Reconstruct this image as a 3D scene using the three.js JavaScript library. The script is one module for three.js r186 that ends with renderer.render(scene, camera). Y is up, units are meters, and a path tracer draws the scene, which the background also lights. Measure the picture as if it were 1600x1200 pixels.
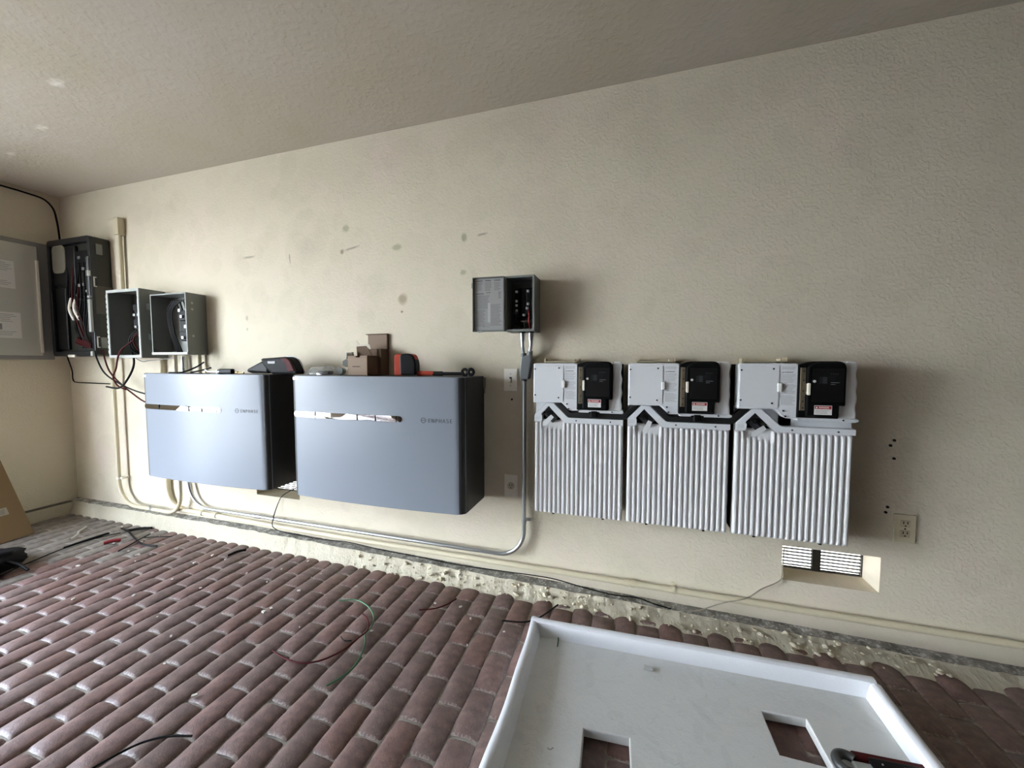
import * as THREE from 'three';
import { RoundedBoxGeometry } from 'three/addons/geometries/RoundedBoxGeometry.js';
import { TextGeometry } from 'three/addons/geometries/TextGeometry.js';
import { FontLoader } from 'three/addons/loaders/FontLoader.js';
import { mergeGeometries, mergeVertices } from 'three/addons/utils/BufferGeometryUtils.js';

// ───────── camera, sky, sun, exposure
const scene = new THREE.Scene();
const camera = new THREE.PerspectiveCamera(90, 4 / 3, 0.03, 200);
camera.position.set(0, 1.166, 1.87);
{
  const yaw = THREE.MathUtils.degToRad(16.96), pit = Math.atan(33 / 600);
  camera.lookAt(-Math.sin(yaw) * Math.cos(pit), 1.166 - Math.sin(pit), 1.87 - Math.cos(yaw) * Math.cos(pit));
}
const renderer = new THREE.WebGLRenderer({ antialias: true });
renderer.toneMapping = THREE.LinearToneMapping;
renderer.toneMappingExposure = 2.75;
renderer.shadowMap.enabled = true;
{ // hazy daylight sky, the same all the way round
  const w = 64, h = 128, d = new Float32Array(w * h * 4);
  for (let j = 0; j < h; j++) {
    const e = Math.max(0, ((j + 0.5) / h - 0.5) * 2), k = Math.pow(e, 0.55);
    for (let i = 0; i < w; i++) d.set([0.91 - 0.46 * k, 0.965 - 0.36 * k, 1.0 - 0.1 * k, 1], (j * w + i) * 4);
  }
  const t = new THREE.DataTexture(d, w, h, THREE.RGBAFormat, THREE.FloatType);
  t.mapping = THREE.EquirectangularReflectionMapping; t.magFilter = THREE.LinearFilter; t.minFilter = THREE.LinearFilter; t.needsUpdate = true;
  scene.background = t; scene.backgroundIntensity = 16.0;
}
const sun = new THREE.DirectionalLight(new THREE.Color().setRGB(1, 0.93, 0.82), 17);
sun.position.set(9, 11, -14); sun.target.position.set(-1, 0, 1); sun.castShadow = true;
Object.assign(sun.shadow.camera, { left: -14, right: 14, top: 14, bottom: -14, near: 1, far: 60 }); sun.shadow.mapSize.set(2048, 2048);
scene.add(sun, sun.target);

// ───────── helpers
function rng(seed) { let s = seed >>> 0; return () => { s = (s + 0x6D2B79F5) >>> 0; let t = s; t = Math.imul(t ^ (t >>> 15), t | 1); t ^= t + Math.imul(t ^ (t >>> 7), t | 61); return ((t ^ (t >>> 14)) >>> 0) / 4294967296; }; }
const hash = (x, y, s) => { let n = Math.imul(x, 374761393) + Math.imul(y, 668265263) + Math.imul(s, 1274126177); n = Math.imul(n ^ (n >>> 13), 1274126177); return ((n ^ (n >>> 16)) >>> 0) / 4294967296; };
function vnoise(x, y, p, s) { // tiling value noise with period p
  const xi = Math.floor(x), yi = Math.floor(y), fx = x - xi, fy = y - yi, u = fx * fx * (3 - 2 * fx), v = fy * fy * (3 - 2 * fy);
  const m = (a) => ((a % p) + p) % p, h = (a, b) => hash(m(a), m(b), s);
  return (h(xi, yi) * (1 - u) + h(xi + 1, yi) * u) * (1 - v) + (h(xi, yi + 1) * (1 - u) + h(xi + 1, yi + 1) * u) * v;
}
function fbm(x, y, p, s, o = 4) { let a = 0.5, t = 0, n = 0; for (let i = 0; i < o; i++) { t += a * vnoise(x, y, p, s + i * 17); n += a; x *= 2; y *= 2; p *= 2; a *= 0.5; } return t / n; }
function dataTex(w, h, fn, srgb = false) {
  const d = new Uint8Array(w * h * 4);
  for (let j = 0; j < h; j++) for (let i = 0; i < w; i++) { const c = fn(i / w, j / h); const k = (j * w + i) * 4; d[k] = c[0] * 255; d[k + 1] = c[1] * 255; d[k + 2] = c[2] * 255; d[k + 3] = 255; }
  const t = new THREE.DataTexture(d, w, h); t.wrapS = t.wrapT = THREE.RepeatWrapping; t.magFilter = THREE.LinearFilter; t.minFilter = THREE.LinearMipmapLinearFilter; t.generateMipmaps = true;
  if (srgb) t.colorSpace = THREE.SRGBColorSpace; t.needsUpdate = true; return t;
}
const g1 = (v) => { v = Math.min(1, Math.max(0, v)); return [v, v, v]; };
function canvasTex(w, h, draw) { const c = document.createElement('canvas'); c.width = w; c.height = h; draw(c.getContext('2d'), w, h); const t = new THREE.CanvasTexture(c); t.colorSpace = THREE.SRGBColorSpace; t.anisotropy = 8; return t; }
const std = (color, roughness = 0.6, metalness = 0, extra = {}) => new THREE.MeshPhysicalMaterial({ color, roughness, metalness, ...extra });

const used = new Map();
function numbered(name) { const n = used.get(name) || 0; used.set(name, n + 1); return n ? name + '_' + String(n).padStart(3, '0') : name; }
function shade(o) { o.traverse((m) => { if (m.isMesh) { m.castShadow = true; m.receiveShadow = true; } }); return o; }
function tag(o, label, category, group) { o.userData.label = label; o.userData.category = category; if (group) o.userData.group = group; return o; }
function thing(name, label, category, [x, y, z] = [0, 0, 0], group) { const o = new THREE.Group(); o.name = numbered(name); o.position.set(x, y, z); scene.add(o); return tag(o, label, category, group); }
function norm(g) { g = g.index ? g.toNonIndexed() : g; for (const k of Object.keys(g.attributes)) if (!['position', 'normal', 'uv'].includes(k)) g.deleteAttribute(k); return g; }
function mesh(name, geo, mat, parent = scene) {
  const g = Array.isArray(geo) ? (geo.length === 1 ? geo[0] : mergeGeometries(geo.map(norm))) : geo;
  const m = new THREE.Mesh(g, mat); m.name = parent === scene ? numbered(name) : name; m.castShadow = m.receiveShadow = true; parent.add(m); return m;
}
function struct(name, geo, mat, parent = scene) { const m = mesh(name, geo, mat, parent); if (parent === scene) m.userData.kind = 'structure'; return m; }
// boxes by their bounds
const box = (x0, x1, y0, y1, z0, z1) => new THREE.BoxGeometry(x1 - x0, y1 - y0, z1 - z0).translate((x0 + x1) / 2, (y0 + y1) / 2, (z0 + z1) / 2);
const rbox = (x0, x1, y0, y1, z0, z1, r = 0.003, s = 2) => new RoundedBoxGeometry(x1 - x0, y1 - y0, z1 - z0, s, r).translate((x0 + x1) / 2, (y0 + y1) / 2, (z0 + z1) / 2);
const cyl = (r, h, x, y, z, axis = 'y', seg = 20, r2 = r) => { const g = new THREE.CylinderGeometry(r2, r, h, seg); if (axis === 'x') g.rotateZ(Math.PI / 2); if (axis === 'z') g.rotateX(Math.PI / 2); return g.translate(x, y, z); };
function poly(points, z0, z1, bevel = 0, round = 0) { // outline in x, y pushed out along z
  const s = new THREE.Shape(); const n = points.length;
  for (let i = 0; i < n; i++) {
    const [x, y, r = round] = points[i], a = points[(i + n - 1) % n], b = points[(i + 1) % n];
    if (r > 0) {
      const la = Math.hypot(a[0] - x, a[1] - y), lb = Math.hypot(b[0] - x, b[1] - y), ra = Math.min(r, la / 2), rb = Math.min(r, lb / 2);
      const p = [x + (a[0] - x) / la * ra, y + (a[1] - y) / la * ra], q = [x + (b[0] - x) / lb * rb, y + (b[1] - y) / lb * rb];
      i ? s.lineTo(...p) : s.moveTo(...p); s.quadraticCurveTo(x, y, ...q);
    } else i ? s.lineTo(x, y) : s.moveTo(x, y);
  }
  s.closePath();
  const g = new THREE.ExtrudeGeometry(s, { depth: z1 - z0 - 2 * bevel, bevelEnabled: bevel > 0, bevelSize: bevel, bevelOffset: -bevel, bevelThickness: bevel, bevelSegments: 2, curveSegments: 6 });
  return g.translate(0, 0, z0 + bevel);
}
const V = (p) => new THREE.Vector3(...p);
function fillet(pts, r) { // corners rounded off with arcs
  const out = [V(pts[0])];
  for (let i = 1; i < pts.length - 1; i++) {
    const p = V(pts[i]), a = V(pts[i - 1]).sub(p), b = V(pts[i + 1]).sub(p), ra = Math.min(Array.isArray(r) ? r[i - 1] : r, a.length() * 0.499, b.length() * 0.499);
    a.setLength(ra); b.setLength(ra); const A = p.clone().add(a), B = p.clone().add(b);
    for (let k = 0; k <= 10; k++) { const t = k / 10, w = 0.75; const c0 = (1 - t) * (1 - t), c1 = 2 * t * (1 - t) * w, c2 = t * t, s = c0 + c1 + c2; out.push(A.clone().multiplyScalar(c0 / s).addScaledVector(p, c1 / s).addScaledVector(B, c2 / s)); }
  }
  out.push(V(pts[pts.length - 1])); return out;
}
class Poly3 extends THREE.Curve { constructor(p) { super(); this.p = p; this.l = [0]; for (let i = 1; i < p.length; i++) this.l.push(this.l[i - 1] + p[i].distanceTo(p[i - 1])); }
  getPoint(t, o = new THREE.Vector3()) { const d = t * this.l[this.l.length - 1]; let i = 1; while (i < this.p.length - 1 && this.l[i] < d) i++; return o.copy(this.p[i - 1]).lerp(this.p[i], (d - this.l[i - 1]) / Math.max(1e-9, this.l[i] - this.l[i - 1])); } }
function pipeGeo(pts, bend, r, seg = 14) { // straight runs with bends, capped
  const p = fillet(pts, bend), c = new Poly3(p), n = Math.max(30, Math.round(c.l[c.l.length - 1] / 0.02));
  return new THREE.TubeGeometry(c, n, r, seg, false);
}
function wireGeo(pts, r, n = 0, seg = 7) { const c = new THREE.CatmullRomCurve3(pts.map(V), false, 'centripetal'); return new THREE.TubeGeometry(c, n || pts.length * 8, r, seg, false); }
const font = await new FontLoader().loadAsync('fonts/droid/droid_sans_regular.typeface.json');

// ───────── surface textures
const stuccoBump = dataTex(512, 512, (u, v) => { // knocked-down plaster
  const n = fbm(u * 48, v * 48, 48, 3, 3), m = fbm(u * 20, v * 20, 20, 9, 2); const b = Math.min(1, Math.max(0, (n - 0.42) * 3.2));
  return g1(0.25 + 0.5 * b * (0.55 + 0.45 * m) + 0.12 * fbm(u * 110, v * 110, 110, 21, 2));
});
const fineBump = dataTex(256, 256, (u, v) => g1(0.3 + 0.5 * fbm(u * 40, v * 40, 40, 31, 3)));
const gritBump = dataTex(512, 512, (u, v) => g1(fbm(u * 16, v * 16, 16, 41, 5) * 0.6 + 0.4 * Math.pow(fbm(u * 60, v * 60, 60, 43, 2), 2)));
function rep(t, x, y) { const c = t.clone(); c.repeat.set(x, y); c.needsUpdate = true; return c; }

// x −4.2…2.6 along the wall, z 0…5.6 into the room
const XL = -4.19, XR = 4.4, ZB = 6.6, CEIL = 2.425;
const wallMap = canvasTex(2048, 578, (c, w, h) => { // cream paint with scuffs, patches and fixing holes where the wall has them
  c.fillStyle = '#d8cfb9'; c.fillRect(0, 0, w, h);
  const R = rng(5), X = (x) => (x - XL) / (XR - XL) * w, Y = (y) => (1 - y / CEIL) * h, K = w / (XR - XL);
  for (let i = 0; i < 2600; i++) { c.fillStyle = R() < 0.5 ? 'rgba(120,108,80,0.022)' : 'rgba(240,232,210,0.03)'; const r = 3 + R() * R() * 40; c.beginPath(); c.ellipse(R() * w, R() * h, r, r * (0.4 + R()), R() * 3, 0, 7); c.fill(); }
  const blob = (x, y, rx, ry, col) => { c.fillStyle = col; for (let i = 0; i < 14; i++) { c.beginPath(); c.ellipse(X(x) + (R() - 0.5) * rx * K * 0.5, Y(y) + (R() - 0.5) * ry * K * 0.5, rx * K * (0.6 + 0.3 * R()), ry * K * (0.6 + 0.3 * R()), 0, 0, 7); c.fill(); } };
  blob(-1.201, 1.518, 0.034, 0.034, 'rgba(150,132,98,0.07)');
  blob(-1.206, 1.448, 0.008, 0.006, 'rgba(120,104,80,0.12)');
  const scuff = (x0, y0, x1, y1, wd, col) => { for (let i = 0; i < 10; i++) { c.strokeStyle = col; c.lineWidth = wd * K * (0.4 + R() * 0.6); c.beginPath(); const o = (R() - 0.5) * wd * K; const a = R() * 0.3, b = 0.7 + R() * 0.3; c.moveTo(X(x0 + (x1 - x0) * a), Y(y0 + (y1 - y0) * a) + o); c.lineTo(X(x0 + (x1 - x0) * b), Y(y0 + (y1 - y0) * b) + o); c.stroke(); } };
  const dk = 'rgba(96,84,62,0.075)';
  scuff(-1.982, 1.83, -1.975, 1.765, 0.008, dk); scuff(-2.36, 1.828, -2.25, 1.832, 0.009, dk); scuff(-1.59, 1.81, -1.47, 1.83, 0.009, dk);
  blob(-1.595, 1.806, 0.014, 0.016, 'rgba(100,88,66,0.05)'); blob(-1.567, 1.935, 0.03, 0.024, 'rgba(110,98,74,0.03)');
  blob(-0.831, 1.813, 0.02, 0.028, 'rgba(110,98,74,0.035)'); scuff(-0.76, 1.82, -0.70, 1.826, 0.008, dk); blob(-1.23, 1.8, 0.04, 0.02, 'rgba(110,98,74,0.03)'); blob(-0.836, 1.639, 0.02, 0.016, 'rgba(110,98,74,0.03)');
  blob(-2.34, 1.45, 0.012, 0.02, 'rgba(120,108,80,0.03)'); blob(-2.34, 1.38, 0.01, 0.012, 'rgba(120,108,80,0.03)');
});
const wallMat = (map, tint = '#ffffff', sx = 22, sy = 6.2, rough = 0.52) => new THREE.MeshPhysicalMaterial({ color: map ? tint : '#d8cfb9', map, roughness: rough, bumpMap: rep(stuccoBump, sx, sy), bumpScale: 0.0014, specularIntensity: 0.12 });
const M = {
  wall: wallMat(wallMap), wallPlain: wallMat(null, null, 9, 4), ceil: null,
  dark: std('#121314', 0.6, 0, { specularIntensity: 0.3 }), black: std('#0a0a0b', 0.5, 0, { specularIntensity: 0.35 }), blackMatte: std('#0e0e0e', 0.8, 0, { specularIntensity: 0.2 }), mirrorStrip: std('#b4b2b0', 0.03, 1),
  grey: std('#797c77', 0.5, 0.05, { bumpMap: rep(fineBump, 4, 4), bumpScale: 0.0002 }), greyLight: std('#a9aca6', 0.5), greyInner: std('#5a5b57', 0.6),
  white: std('#e6e5e0', 0.45), ivory: std('#f0ebde', 0.4), cream: std('#cfc5a8', 0.5), steel: std('#b9bcbc', 0.28, 0.9), chrome: std('#d5d6d4', 0.16, 1), copper: std('#a8673c', 0.35, 0.9),
  red: std('#a32622', 0.5), redDark: std('#481013', 0.6, 0, { specularIntensity: 0.3 }), orange: std('#b0402c', 0.6, 0, { specularIntensity: 0.4 }), green: std('#3d6b4a', 0.5), screw: std('#2c2c2b', 0.4, 0.5),
};

// ───────── setting
const T = 0.16;
{ // back wall with the two vent openings cut through it
  const s = new THREE.Shape(); s.moveTo(XL - T, -0.1); s.lineTo(XR + T, -0.1); s.lineTo(XR + T, CEIL); s.lineTo(XL - T, CEIL); s.closePath();
  for (const [x0, x1, y0, y1] of [[0.64, 0.98, 0.237, 0.385], [-2.31, -1.96, 0.31, 0.46]]) { const h = new THREE.Path(); h.moveTo(x0, y0); h.lineTo(x0, y1); h.lineTo(x1, y1); h.lineTo(x1, y0); h.closePath(); s.holes.push(h); }
  const g = new THREE.ExtrudeGeometry(s, { depth: T, bevelEnabled: false }).translate(0, 0, -T);
  const p = g.attributes.position, uv = g.attributes.uv; for (let i = 0; i < p.count; i++) uv.setXY(i, (p.getX(i) - XL) / (XR - XL), p.getY(i) / CEIL);
  struct('wall_back', g, M.wall);
}
const uvBox = (g, k = 1 / 0.6) => { const p = g.attributes.position, n = g.attributes.normal, uv = g.attributes.uv; for (let i = 0; i < p.count; i++) { const ax = Math.abs(n.getX(i)) > 0.5, ay = Math.abs(n.getY(i)) > 0.5; uv.setXY(i, (ax ? p.getZ(i) : p.getX(i)) * k, (ay ? p.getZ(i) : p.getY(i)) * k); } return g; };
const wallTile = new THREE.MeshPhysicalMaterial({ color: '#d6cdb6', roughness: 0.5, bumpMap: rep(stuccoBump, 1.6, 1.6), bumpScale: 0.0016, specularIntensity: 0.4 });
// left wall: a pier beside the corner, then the open garage doorway with its header, and an added, unseen low opening that whitens the strip reflections
const DZ0 = 1.28, DZ1 = 2.75, DH = 2.12;
struct('wall_left', [uvBox(box(XL - T, XL, -0.1, CEIL, 0, DZ0)), uvBox(box(XL - T, XL, DH, CEIL, DZ0, DZ1)), uvBox(box(XL - T, XL, 0.62, CEIL, DZ1, 5.2)), uvBox(box(XL - T, XL, -0.1, CEIL, 5.2, ZB))], wallTile);
const lowBounceWall = std('#2c2620', 0.85, 0, { bumpMap: rep(fineBump, 1, 1), bumpScale: 0.001 });  // unseen walls, coloured dark to cut the light bounced into the room
struct('wall_right', uvBox(box(XR, XR + T, -0.1, CEIL, 0, ZB)), lowBounceWall);
struct('wall_front', uvBox(box(XL - T, XR + T, -0.1, CEIL, ZB, ZB + T)), lowBounceWall);
{
  const cm = canvasTex(1024, 1024, (c, w, h) => { c.fillStyle = '#b9b09f'; c.fillRect(0, 0, w, h); const R = rng(8);
    for (let i = 0; i < 900; i++) { c.fillStyle = R() < 0.5 ? 'rgba(120,108,90,0.025)' : 'rgba(236,230,216,0.03)'; c.beginPath(); c.ellipse(R() * w, R() * h, 4 + R() * 50, 4 + R() * 30, R() * 3, 0, 7); c.fill(); }
    const X = (x) => (x - XL) / (XR - XL) * w, Z = (z) => (1 - z / ZB) * h; // filler patches
    for (const [x, z, r] of [[-2.49, 0.745, 0.05], [-3.046, 0.574, 0.045], [-3.59, 0.47, 0.04]]) { c.fillStyle = 'rgba(240,236,226,0.35)'; for (let i = 0; i < 6; i++) { c.beginPath(); c.ellipse(X(x) + (R() - 0.5) * 8, Z(z) + (R() - 0.5) * 5, r * 100 * R(), r * 60 * R(), R(), 0, 7); c.fill(); } } });
  const g = box(XL - T, XR + T, CEIL, CEIL + 0.2, -T, ZB + T), p = g.attributes.position, uv = g.attributes.uv; for (let i = 0; i < p.count; i++) uv.setXY(i, (p.getX(i) - XL) / (XR - XL), p.getZ(i) / ZB);
  struct('ceiling', g, new THREE.MeshPhysicalMaterial({ map: cm, roughness: 0.75, bumpMap: rep(stuccoBump, 11, 9), bumpScale: 0.0018 }));
}
const driveMat = new THREE.MeshPhysicalMaterial({ color: '#a8a49a', roughness: 0.9 });
struct('floor_outside', box(-60, 60, -0.4, -0.1, -60, 60), driveMat).userData.kind = 'structure';

// concrete sill along the foot of the walls: grey dusty ledge, painted rough face
{
  const hAt = (x) => x < -2.4 ? 0.096 : 0.096 - (x + 2.4) * 0.0172, zf = (x) => 0.07 + 0.012 * Math.max(0, x + 2.4);
  const n = 660, faceRows = [0, 0.22, 0.5, 0.8, 1], pos = [], uv = [], idx = [], pos2 = [], uv2 = [], idx2 = [];
  const R = (x, s, k) => vnoise(x * k, s, 4096, 71) - 0.5;
  for (let i = 0; i <= n; i++) {
    const x = XL + (XR - XL) * i / n, h = hAt(x), ze = 0.05 + 0.008 * R(x, 1, 22), hr = h - 0.004 + 0.006 * R(x, 5, 30);
    const rough = THREE.MathUtils.clamp((x + 2.2) / 1.2, 0.1, 1) * THREE.MathUtils.clamp((1.4 - x) / 0.6, 0.2, 1);
    pos.push(x, h + 0.002, 0, x, hr, ze); uv.push(x * 2.5, 0, x * 2.5, 0.4);
    if (i) { const a = (i - 1) * 2; idx.push(a, a + 1, a + 3, a, a + 3, a + 2); }
    faceRows.forEach((t, r) => { const y = hr * (1 - t) - 0.012 * t, z = ze + (zf(x) + 0.012 - ze) * t * t + rough * (0.012 * R(x, 11 + r * 3, 26) + 0.01 * R(x, 19 + r, 60)) * (r ? 1 : 0.3); pos2.push(x, y, z + (t === 1 ? rough * 0.02 * Math.max(0, R(x, 40, 34)) : 0)); uv2.push(x * 2.5, y * 2.5); });
    if (i) for (let r = 0; r < 4; r++) { const a = (i - 1) * 5 + r, b = i * 5 + r; idx2.push(a, a + 1, b + 1, a, b + 1, b); }
  }
  const mk = (p, u, ix) => { const g = new THREE.BufferGeometry(); g.setAttribute('position', new THREE.Float32BufferAttribute(p, 3)); g.setAttribute('uv', new THREE.Float32BufferAttribute(u, 2)); g.setIndex(ix); g.computeVertexNormals(); return g; };
  const dust = dataTex(512, 64, (u, v) => { const n1 = fbm(u * 32, v * 4, 32, 61, 4), s = fbm(u * 120, v * 15, 120, 63, 2) > 0.66 ? 0.16 : 0; return [0.50 + (n1 - 0.5) * 0.4 + s, 0.485 + (n1 - 0.5) * 0.4 + s, 0.45 + (n1 - 0.5) * 0.4 + s]; }, true);
  const base = new THREE.Group(); base.name = 'baseboard_back'; base.userData.kind = 'structure'; scene.add(base);
  mesh('sill_face', mk(pos2, uv2, idx2), new THREE.MeshPhysicalMaterial({ color: '#bbb39d', roughness: 0.75, bumpMap: rep(gritBump, 0.8, 0.8), bumpScale: 0.006, side: THREE.DoubleSide }), base);
  mesh('sill_ledge', mk(pos, uv, idx), new THREE.MeshPhysicalMaterial({ map: rep(dust, 0.4, 1), roughness: 0.95, bumpMap: rep(gritBump, 1.2, 0.4), bumpScale: 0.004, side: THREE.DoubleSide }), base);
  // lumps of old plaster stuck along the foot of the face
  const lump = (s) => { const g = new THREE.IcosahedronGeometry(1, 1), p = g.attributes.position, r = rng(s), o = [0, 0, 0].map(() => r() * 9); for (let i = 0; i < p.count; i++) { const k = 0.75 + 0.5 * vnoise(p.getX(i) * 2 + o[0], p.getY(i) * 2 + p.getZ(i) + o[1], 64, s); p.setXYZ(i, p.getX(i) * k, p.getY(i) * k, p.getZ(i) * k); } g.computeVertexNormals(); return g; };
  const R3 = rng(77), gs = []; const lv = [lump(1), lump(2), lump(3)];
  for (let i = 0; i < 210; i++) { const x = -1.5 + R3() * 2.7, k = 0.003 + R3() * R3() * 0.010, t = R3(); gs.push(lv[i % 3].clone().scale(k * (0.8 + R3()), k * 0.8, k).rotateY(R3() * 6).translate(x, hAt(x) * (1 - t) * 0.9, 0.05 + (zf(x) - 0.045) * t)); }
  const lm = mesh('plaster_lumps', gs, std('#cfc6ae', 0.7), base); lm.userData.kind = 'stuff';
  const bl = new THREE.Group(); bl.name = 'baseboard_left'; bl.userData.kind = 'structure'; scene.add(bl);
  mesh('sill_face', box(XL, XL + 0.055, -0.05, 0.084, 0.05, DZ0), new THREE.MeshPhysicalMaterial({ color: '#b9b09a', roughness: 0.7, bumpMap: gritBump, bumpScale: 0.003 }), bl);
  mesh('sill_ledge', box(XL, XL + 0.05, 0.084, 0.088, 0.05, DZ0), std('#5d5a50', 0.95), bl);
}

// ───────── brick floor
{
  const P = 0.183, HX = 0.0462, HZ = 0.0895;
  function brickGeo(seed) {
    const nx = 7, nz = 5, r = rng(seed), pos = [], uv = [], idx = []; const wob = Array.from({ length: 12 }, () => (r() - 0.5)); const tilt = (r() - 0.5) * 0.004, tz = (r() - 0.5) * 0.003;
    const us = [-1, -0.9, -0.62, -0.22, 0.22, 0.62, 0.9, 1], vs = [-1, -0.88, -0.45, 0.45, 0.88, 1];
    for (let j = 0; j <= nz; j++) for (let i = 0; i <= nx; i++) {
      const u = us[i], v = vs[j];
      const x = u * HX * (1 + 0.05 * wob[j]) + 0.003 * wob[(j + 3) % 12] * Math.abs(u), z = v * HZ * (1 + 0.02 * wob[(i + 5) % 12]);
      const cu = Math.sqrt(Math.max(0, 1 - 0.985 * u * u)), cv = Math.pow(Math.max(0, 1 - Math.pow(Math.abs(v), 7)), 0.6);
      const y = -0.0165 + 0.0185 * Math.pow(cu, 0.62) * (0.42 + 0.58 * cv) + tilt * u * cv + tz * v;
      pos.push(x, y, z); uv.push((u + 1) / 2, (v + 1) / 2);
    }
    for (let j = 0; j < nz; j++) for (let i = 0; i < nx; i++) { const a = j * (nx + 1) + i, b = a + nx + 1; idx.push(a, b, b + 1, a, b + 1, a + 1); }
    const g = new THREE.BufferGeometry(); g.setAttribute('position', new THREE.Float32BufferAttribute(pos, 3)); g.setAttribute('uv', new THREE.Float32BufferAttribute(uv, 2)); g.setIndex(idx); g.computeVertexNormals(); return g;
  }
  const geos = Array.from({ length: 8 }, (_, i) => brickGeo(100 + i));
  const bump = dataTex(128, 256, (u, v) => g1(0.3 + 0.45 * fbm(u * 8, v * 16, 16, 51, 4) + 0.25 * fbm(u * 40, v * 80, 80, 57, 2)));
  const cols = [[113, 91, 85], [110, 90, 84], [116, 91, 85], [108, 89, 83], [112, 87, 80], [120, 112, 104]];
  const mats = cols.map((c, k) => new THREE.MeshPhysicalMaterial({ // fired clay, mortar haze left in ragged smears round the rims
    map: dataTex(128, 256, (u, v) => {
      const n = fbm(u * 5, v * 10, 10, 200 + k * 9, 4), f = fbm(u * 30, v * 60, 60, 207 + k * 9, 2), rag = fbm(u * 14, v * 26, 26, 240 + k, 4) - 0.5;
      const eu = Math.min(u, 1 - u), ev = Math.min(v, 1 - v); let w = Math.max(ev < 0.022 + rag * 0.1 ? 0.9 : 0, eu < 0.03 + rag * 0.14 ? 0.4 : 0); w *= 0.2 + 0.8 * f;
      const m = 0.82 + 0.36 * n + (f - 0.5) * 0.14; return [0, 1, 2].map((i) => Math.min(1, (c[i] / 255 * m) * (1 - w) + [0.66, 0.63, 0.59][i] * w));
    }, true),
    roughness: 0.5, bumpMap: bump, bumpScale: 0.0016, specularIntensity: 0.9,
  }));
  const floor = new THREE.Group(); floor.name = 'floor'; floor.userData.kind = 'structure'; scene.add(floor);
  const mortar = dataTex(512, 512, (u, v) => { const n = fbm(u * 24, v * 24, 24, 81, 4); return [0.56 + (n - 0.5) * 0.35, 0.53 + (n - 0.5) * 0.35, 0.49 + (n - 0.5) * 0.33]; }, true);
  const mg = box(XL - T, XR + T, -0.1, -0.0105, -T, ZB + T); uvBox(mg, 1);
  mesh('mortar_bed', mg, new THREE.MeshPhysicalMaterial({ map: mortar, roughness: 0.8, bumpMap: rep(gritBump, 3, 3), bumpScale: 0.003 }), floor);
  const list = [], R = rng(4242);
  for (let k = -38; k < 56; k++) {
    const x = -0.765 + k * (k < 0 ? 0.0925 : 0.0958); if (x < XL + 0.03 || x > XR - 0.04) continue;
    const z0 = (k & 1 ? 0.637 : 0.546) + Math.max(-0.07, Math.min(0.02, 0.032 * (x + 0.765)));
    for (let j = -4; j < 34; j++) {
      const z = z0 + (j + 0.5) * P; if (z > ZB - 0.05 || z < -0.03) continue;
      const e = { x: x + (R() - 0.5) * 0.004, y: (R() - 0.5) * 0.003, z: z + (R() - 0.5) * 0.005, a: (R() - 0.5) * 0.03, s: k < 0 ? 0.985 : 1.02, g: Math.floor(R() * 8), m: Math.floor(R() * 5) }; if (e.x + 0.5 * e.z < -2.95 + (R() - 0.5) * 0.5) e.m = 5;
      const v = new THREE.Vector3(e.x, 0, e.z).project(camera.userData.ready ? camera : (camera.updateMatrixWorld(), camera.userData.ready = 1, camera));
      const d = camera.position.distanceTo(new THREE.Vector3(e.x, 0, e.z)), hidden = e.x > -0.33 && e.x < 0.75 && e.z > 0.4 && !(e.z < 0.85 && ((e.x > -0.2 && e.x < 0.07) || (e.x > 0.36 && e.x < 0.62)));
      e.seen = Math.abs(v.x) < 1.03 && Math.abs(v.y) < 1.06 && v.z < 1 && !hidden; e.d = d; list.push(e);
    }
  }
  const near = list.filter((e) => e.seen).sort((a, b) => a.d - b.d).slice(0, 300), set = new Set(near);
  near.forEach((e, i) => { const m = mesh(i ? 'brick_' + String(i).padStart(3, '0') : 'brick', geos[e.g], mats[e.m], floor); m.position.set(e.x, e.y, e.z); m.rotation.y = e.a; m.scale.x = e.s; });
  // the rest, joined per clay tone
  const q = new THREE.Quaternion(), up = new THREE.Vector3(0, 1, 0);
  const rest = new THREE.Group(); rest.name = 'brick_rest'; rest.userData.kind = 'stuff'; floor.add(rest);
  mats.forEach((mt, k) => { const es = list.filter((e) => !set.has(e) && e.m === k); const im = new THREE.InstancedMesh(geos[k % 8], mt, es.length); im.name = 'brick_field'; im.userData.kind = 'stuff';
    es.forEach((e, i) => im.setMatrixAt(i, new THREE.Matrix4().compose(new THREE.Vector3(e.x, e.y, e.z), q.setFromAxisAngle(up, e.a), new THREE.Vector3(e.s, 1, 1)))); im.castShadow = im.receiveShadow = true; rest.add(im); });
}

// ───────── wall vents with daylight behind them
function vent(label, x0, x1, y0, y1, split) {
  const t = thing('wall_vent', label, 'vent', [x0, y0, -0.13]);
  const W = x1 - x0, H = y1 - y0, m = std('#4e4c46', 0.6, 0.2);
  mesh('frame', [box(0, W, 0, 0.006, 0, 0.012), box(0, W, H - 0.008, H, 0, 0.012), box(0, 0.006, 0, H, 0, 0.012), box(W - 0.006, W, 0, H, 0, 0.012)], m, t);
  mesh('mullion', box(split - 0.016, split + 0.016, 0, H, -0.002, 0.014), std('#3c3a34', 0.7, 0.2), t);
  const n = Math.round(H / 0.0155);
  for (let i = 0; i < n; i++) { const y = 0.006 + (i + 0.5) * (H - 0.014) / n; for (const [a, b] of [[0.006, split - 0.016], [split + 0.016, W - 0.006]]) { const g = new THREE.BoxGeometry(b - a, 0.0016, 0.024).rotateX(-0.55).translate((a + b) / 2, y - 0.005, -0.004); mesh('slat', [g, box(a, b, y - 0.002, y + 0.0052, 0.0055, 0.0075)], m, t); } }
  return t;
}
vent('louvred metal wall vent glowing with daylight under the rightmost uncovered battery', 0.64, 0.98, 0.2375, 0.3845, 0.171);
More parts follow.
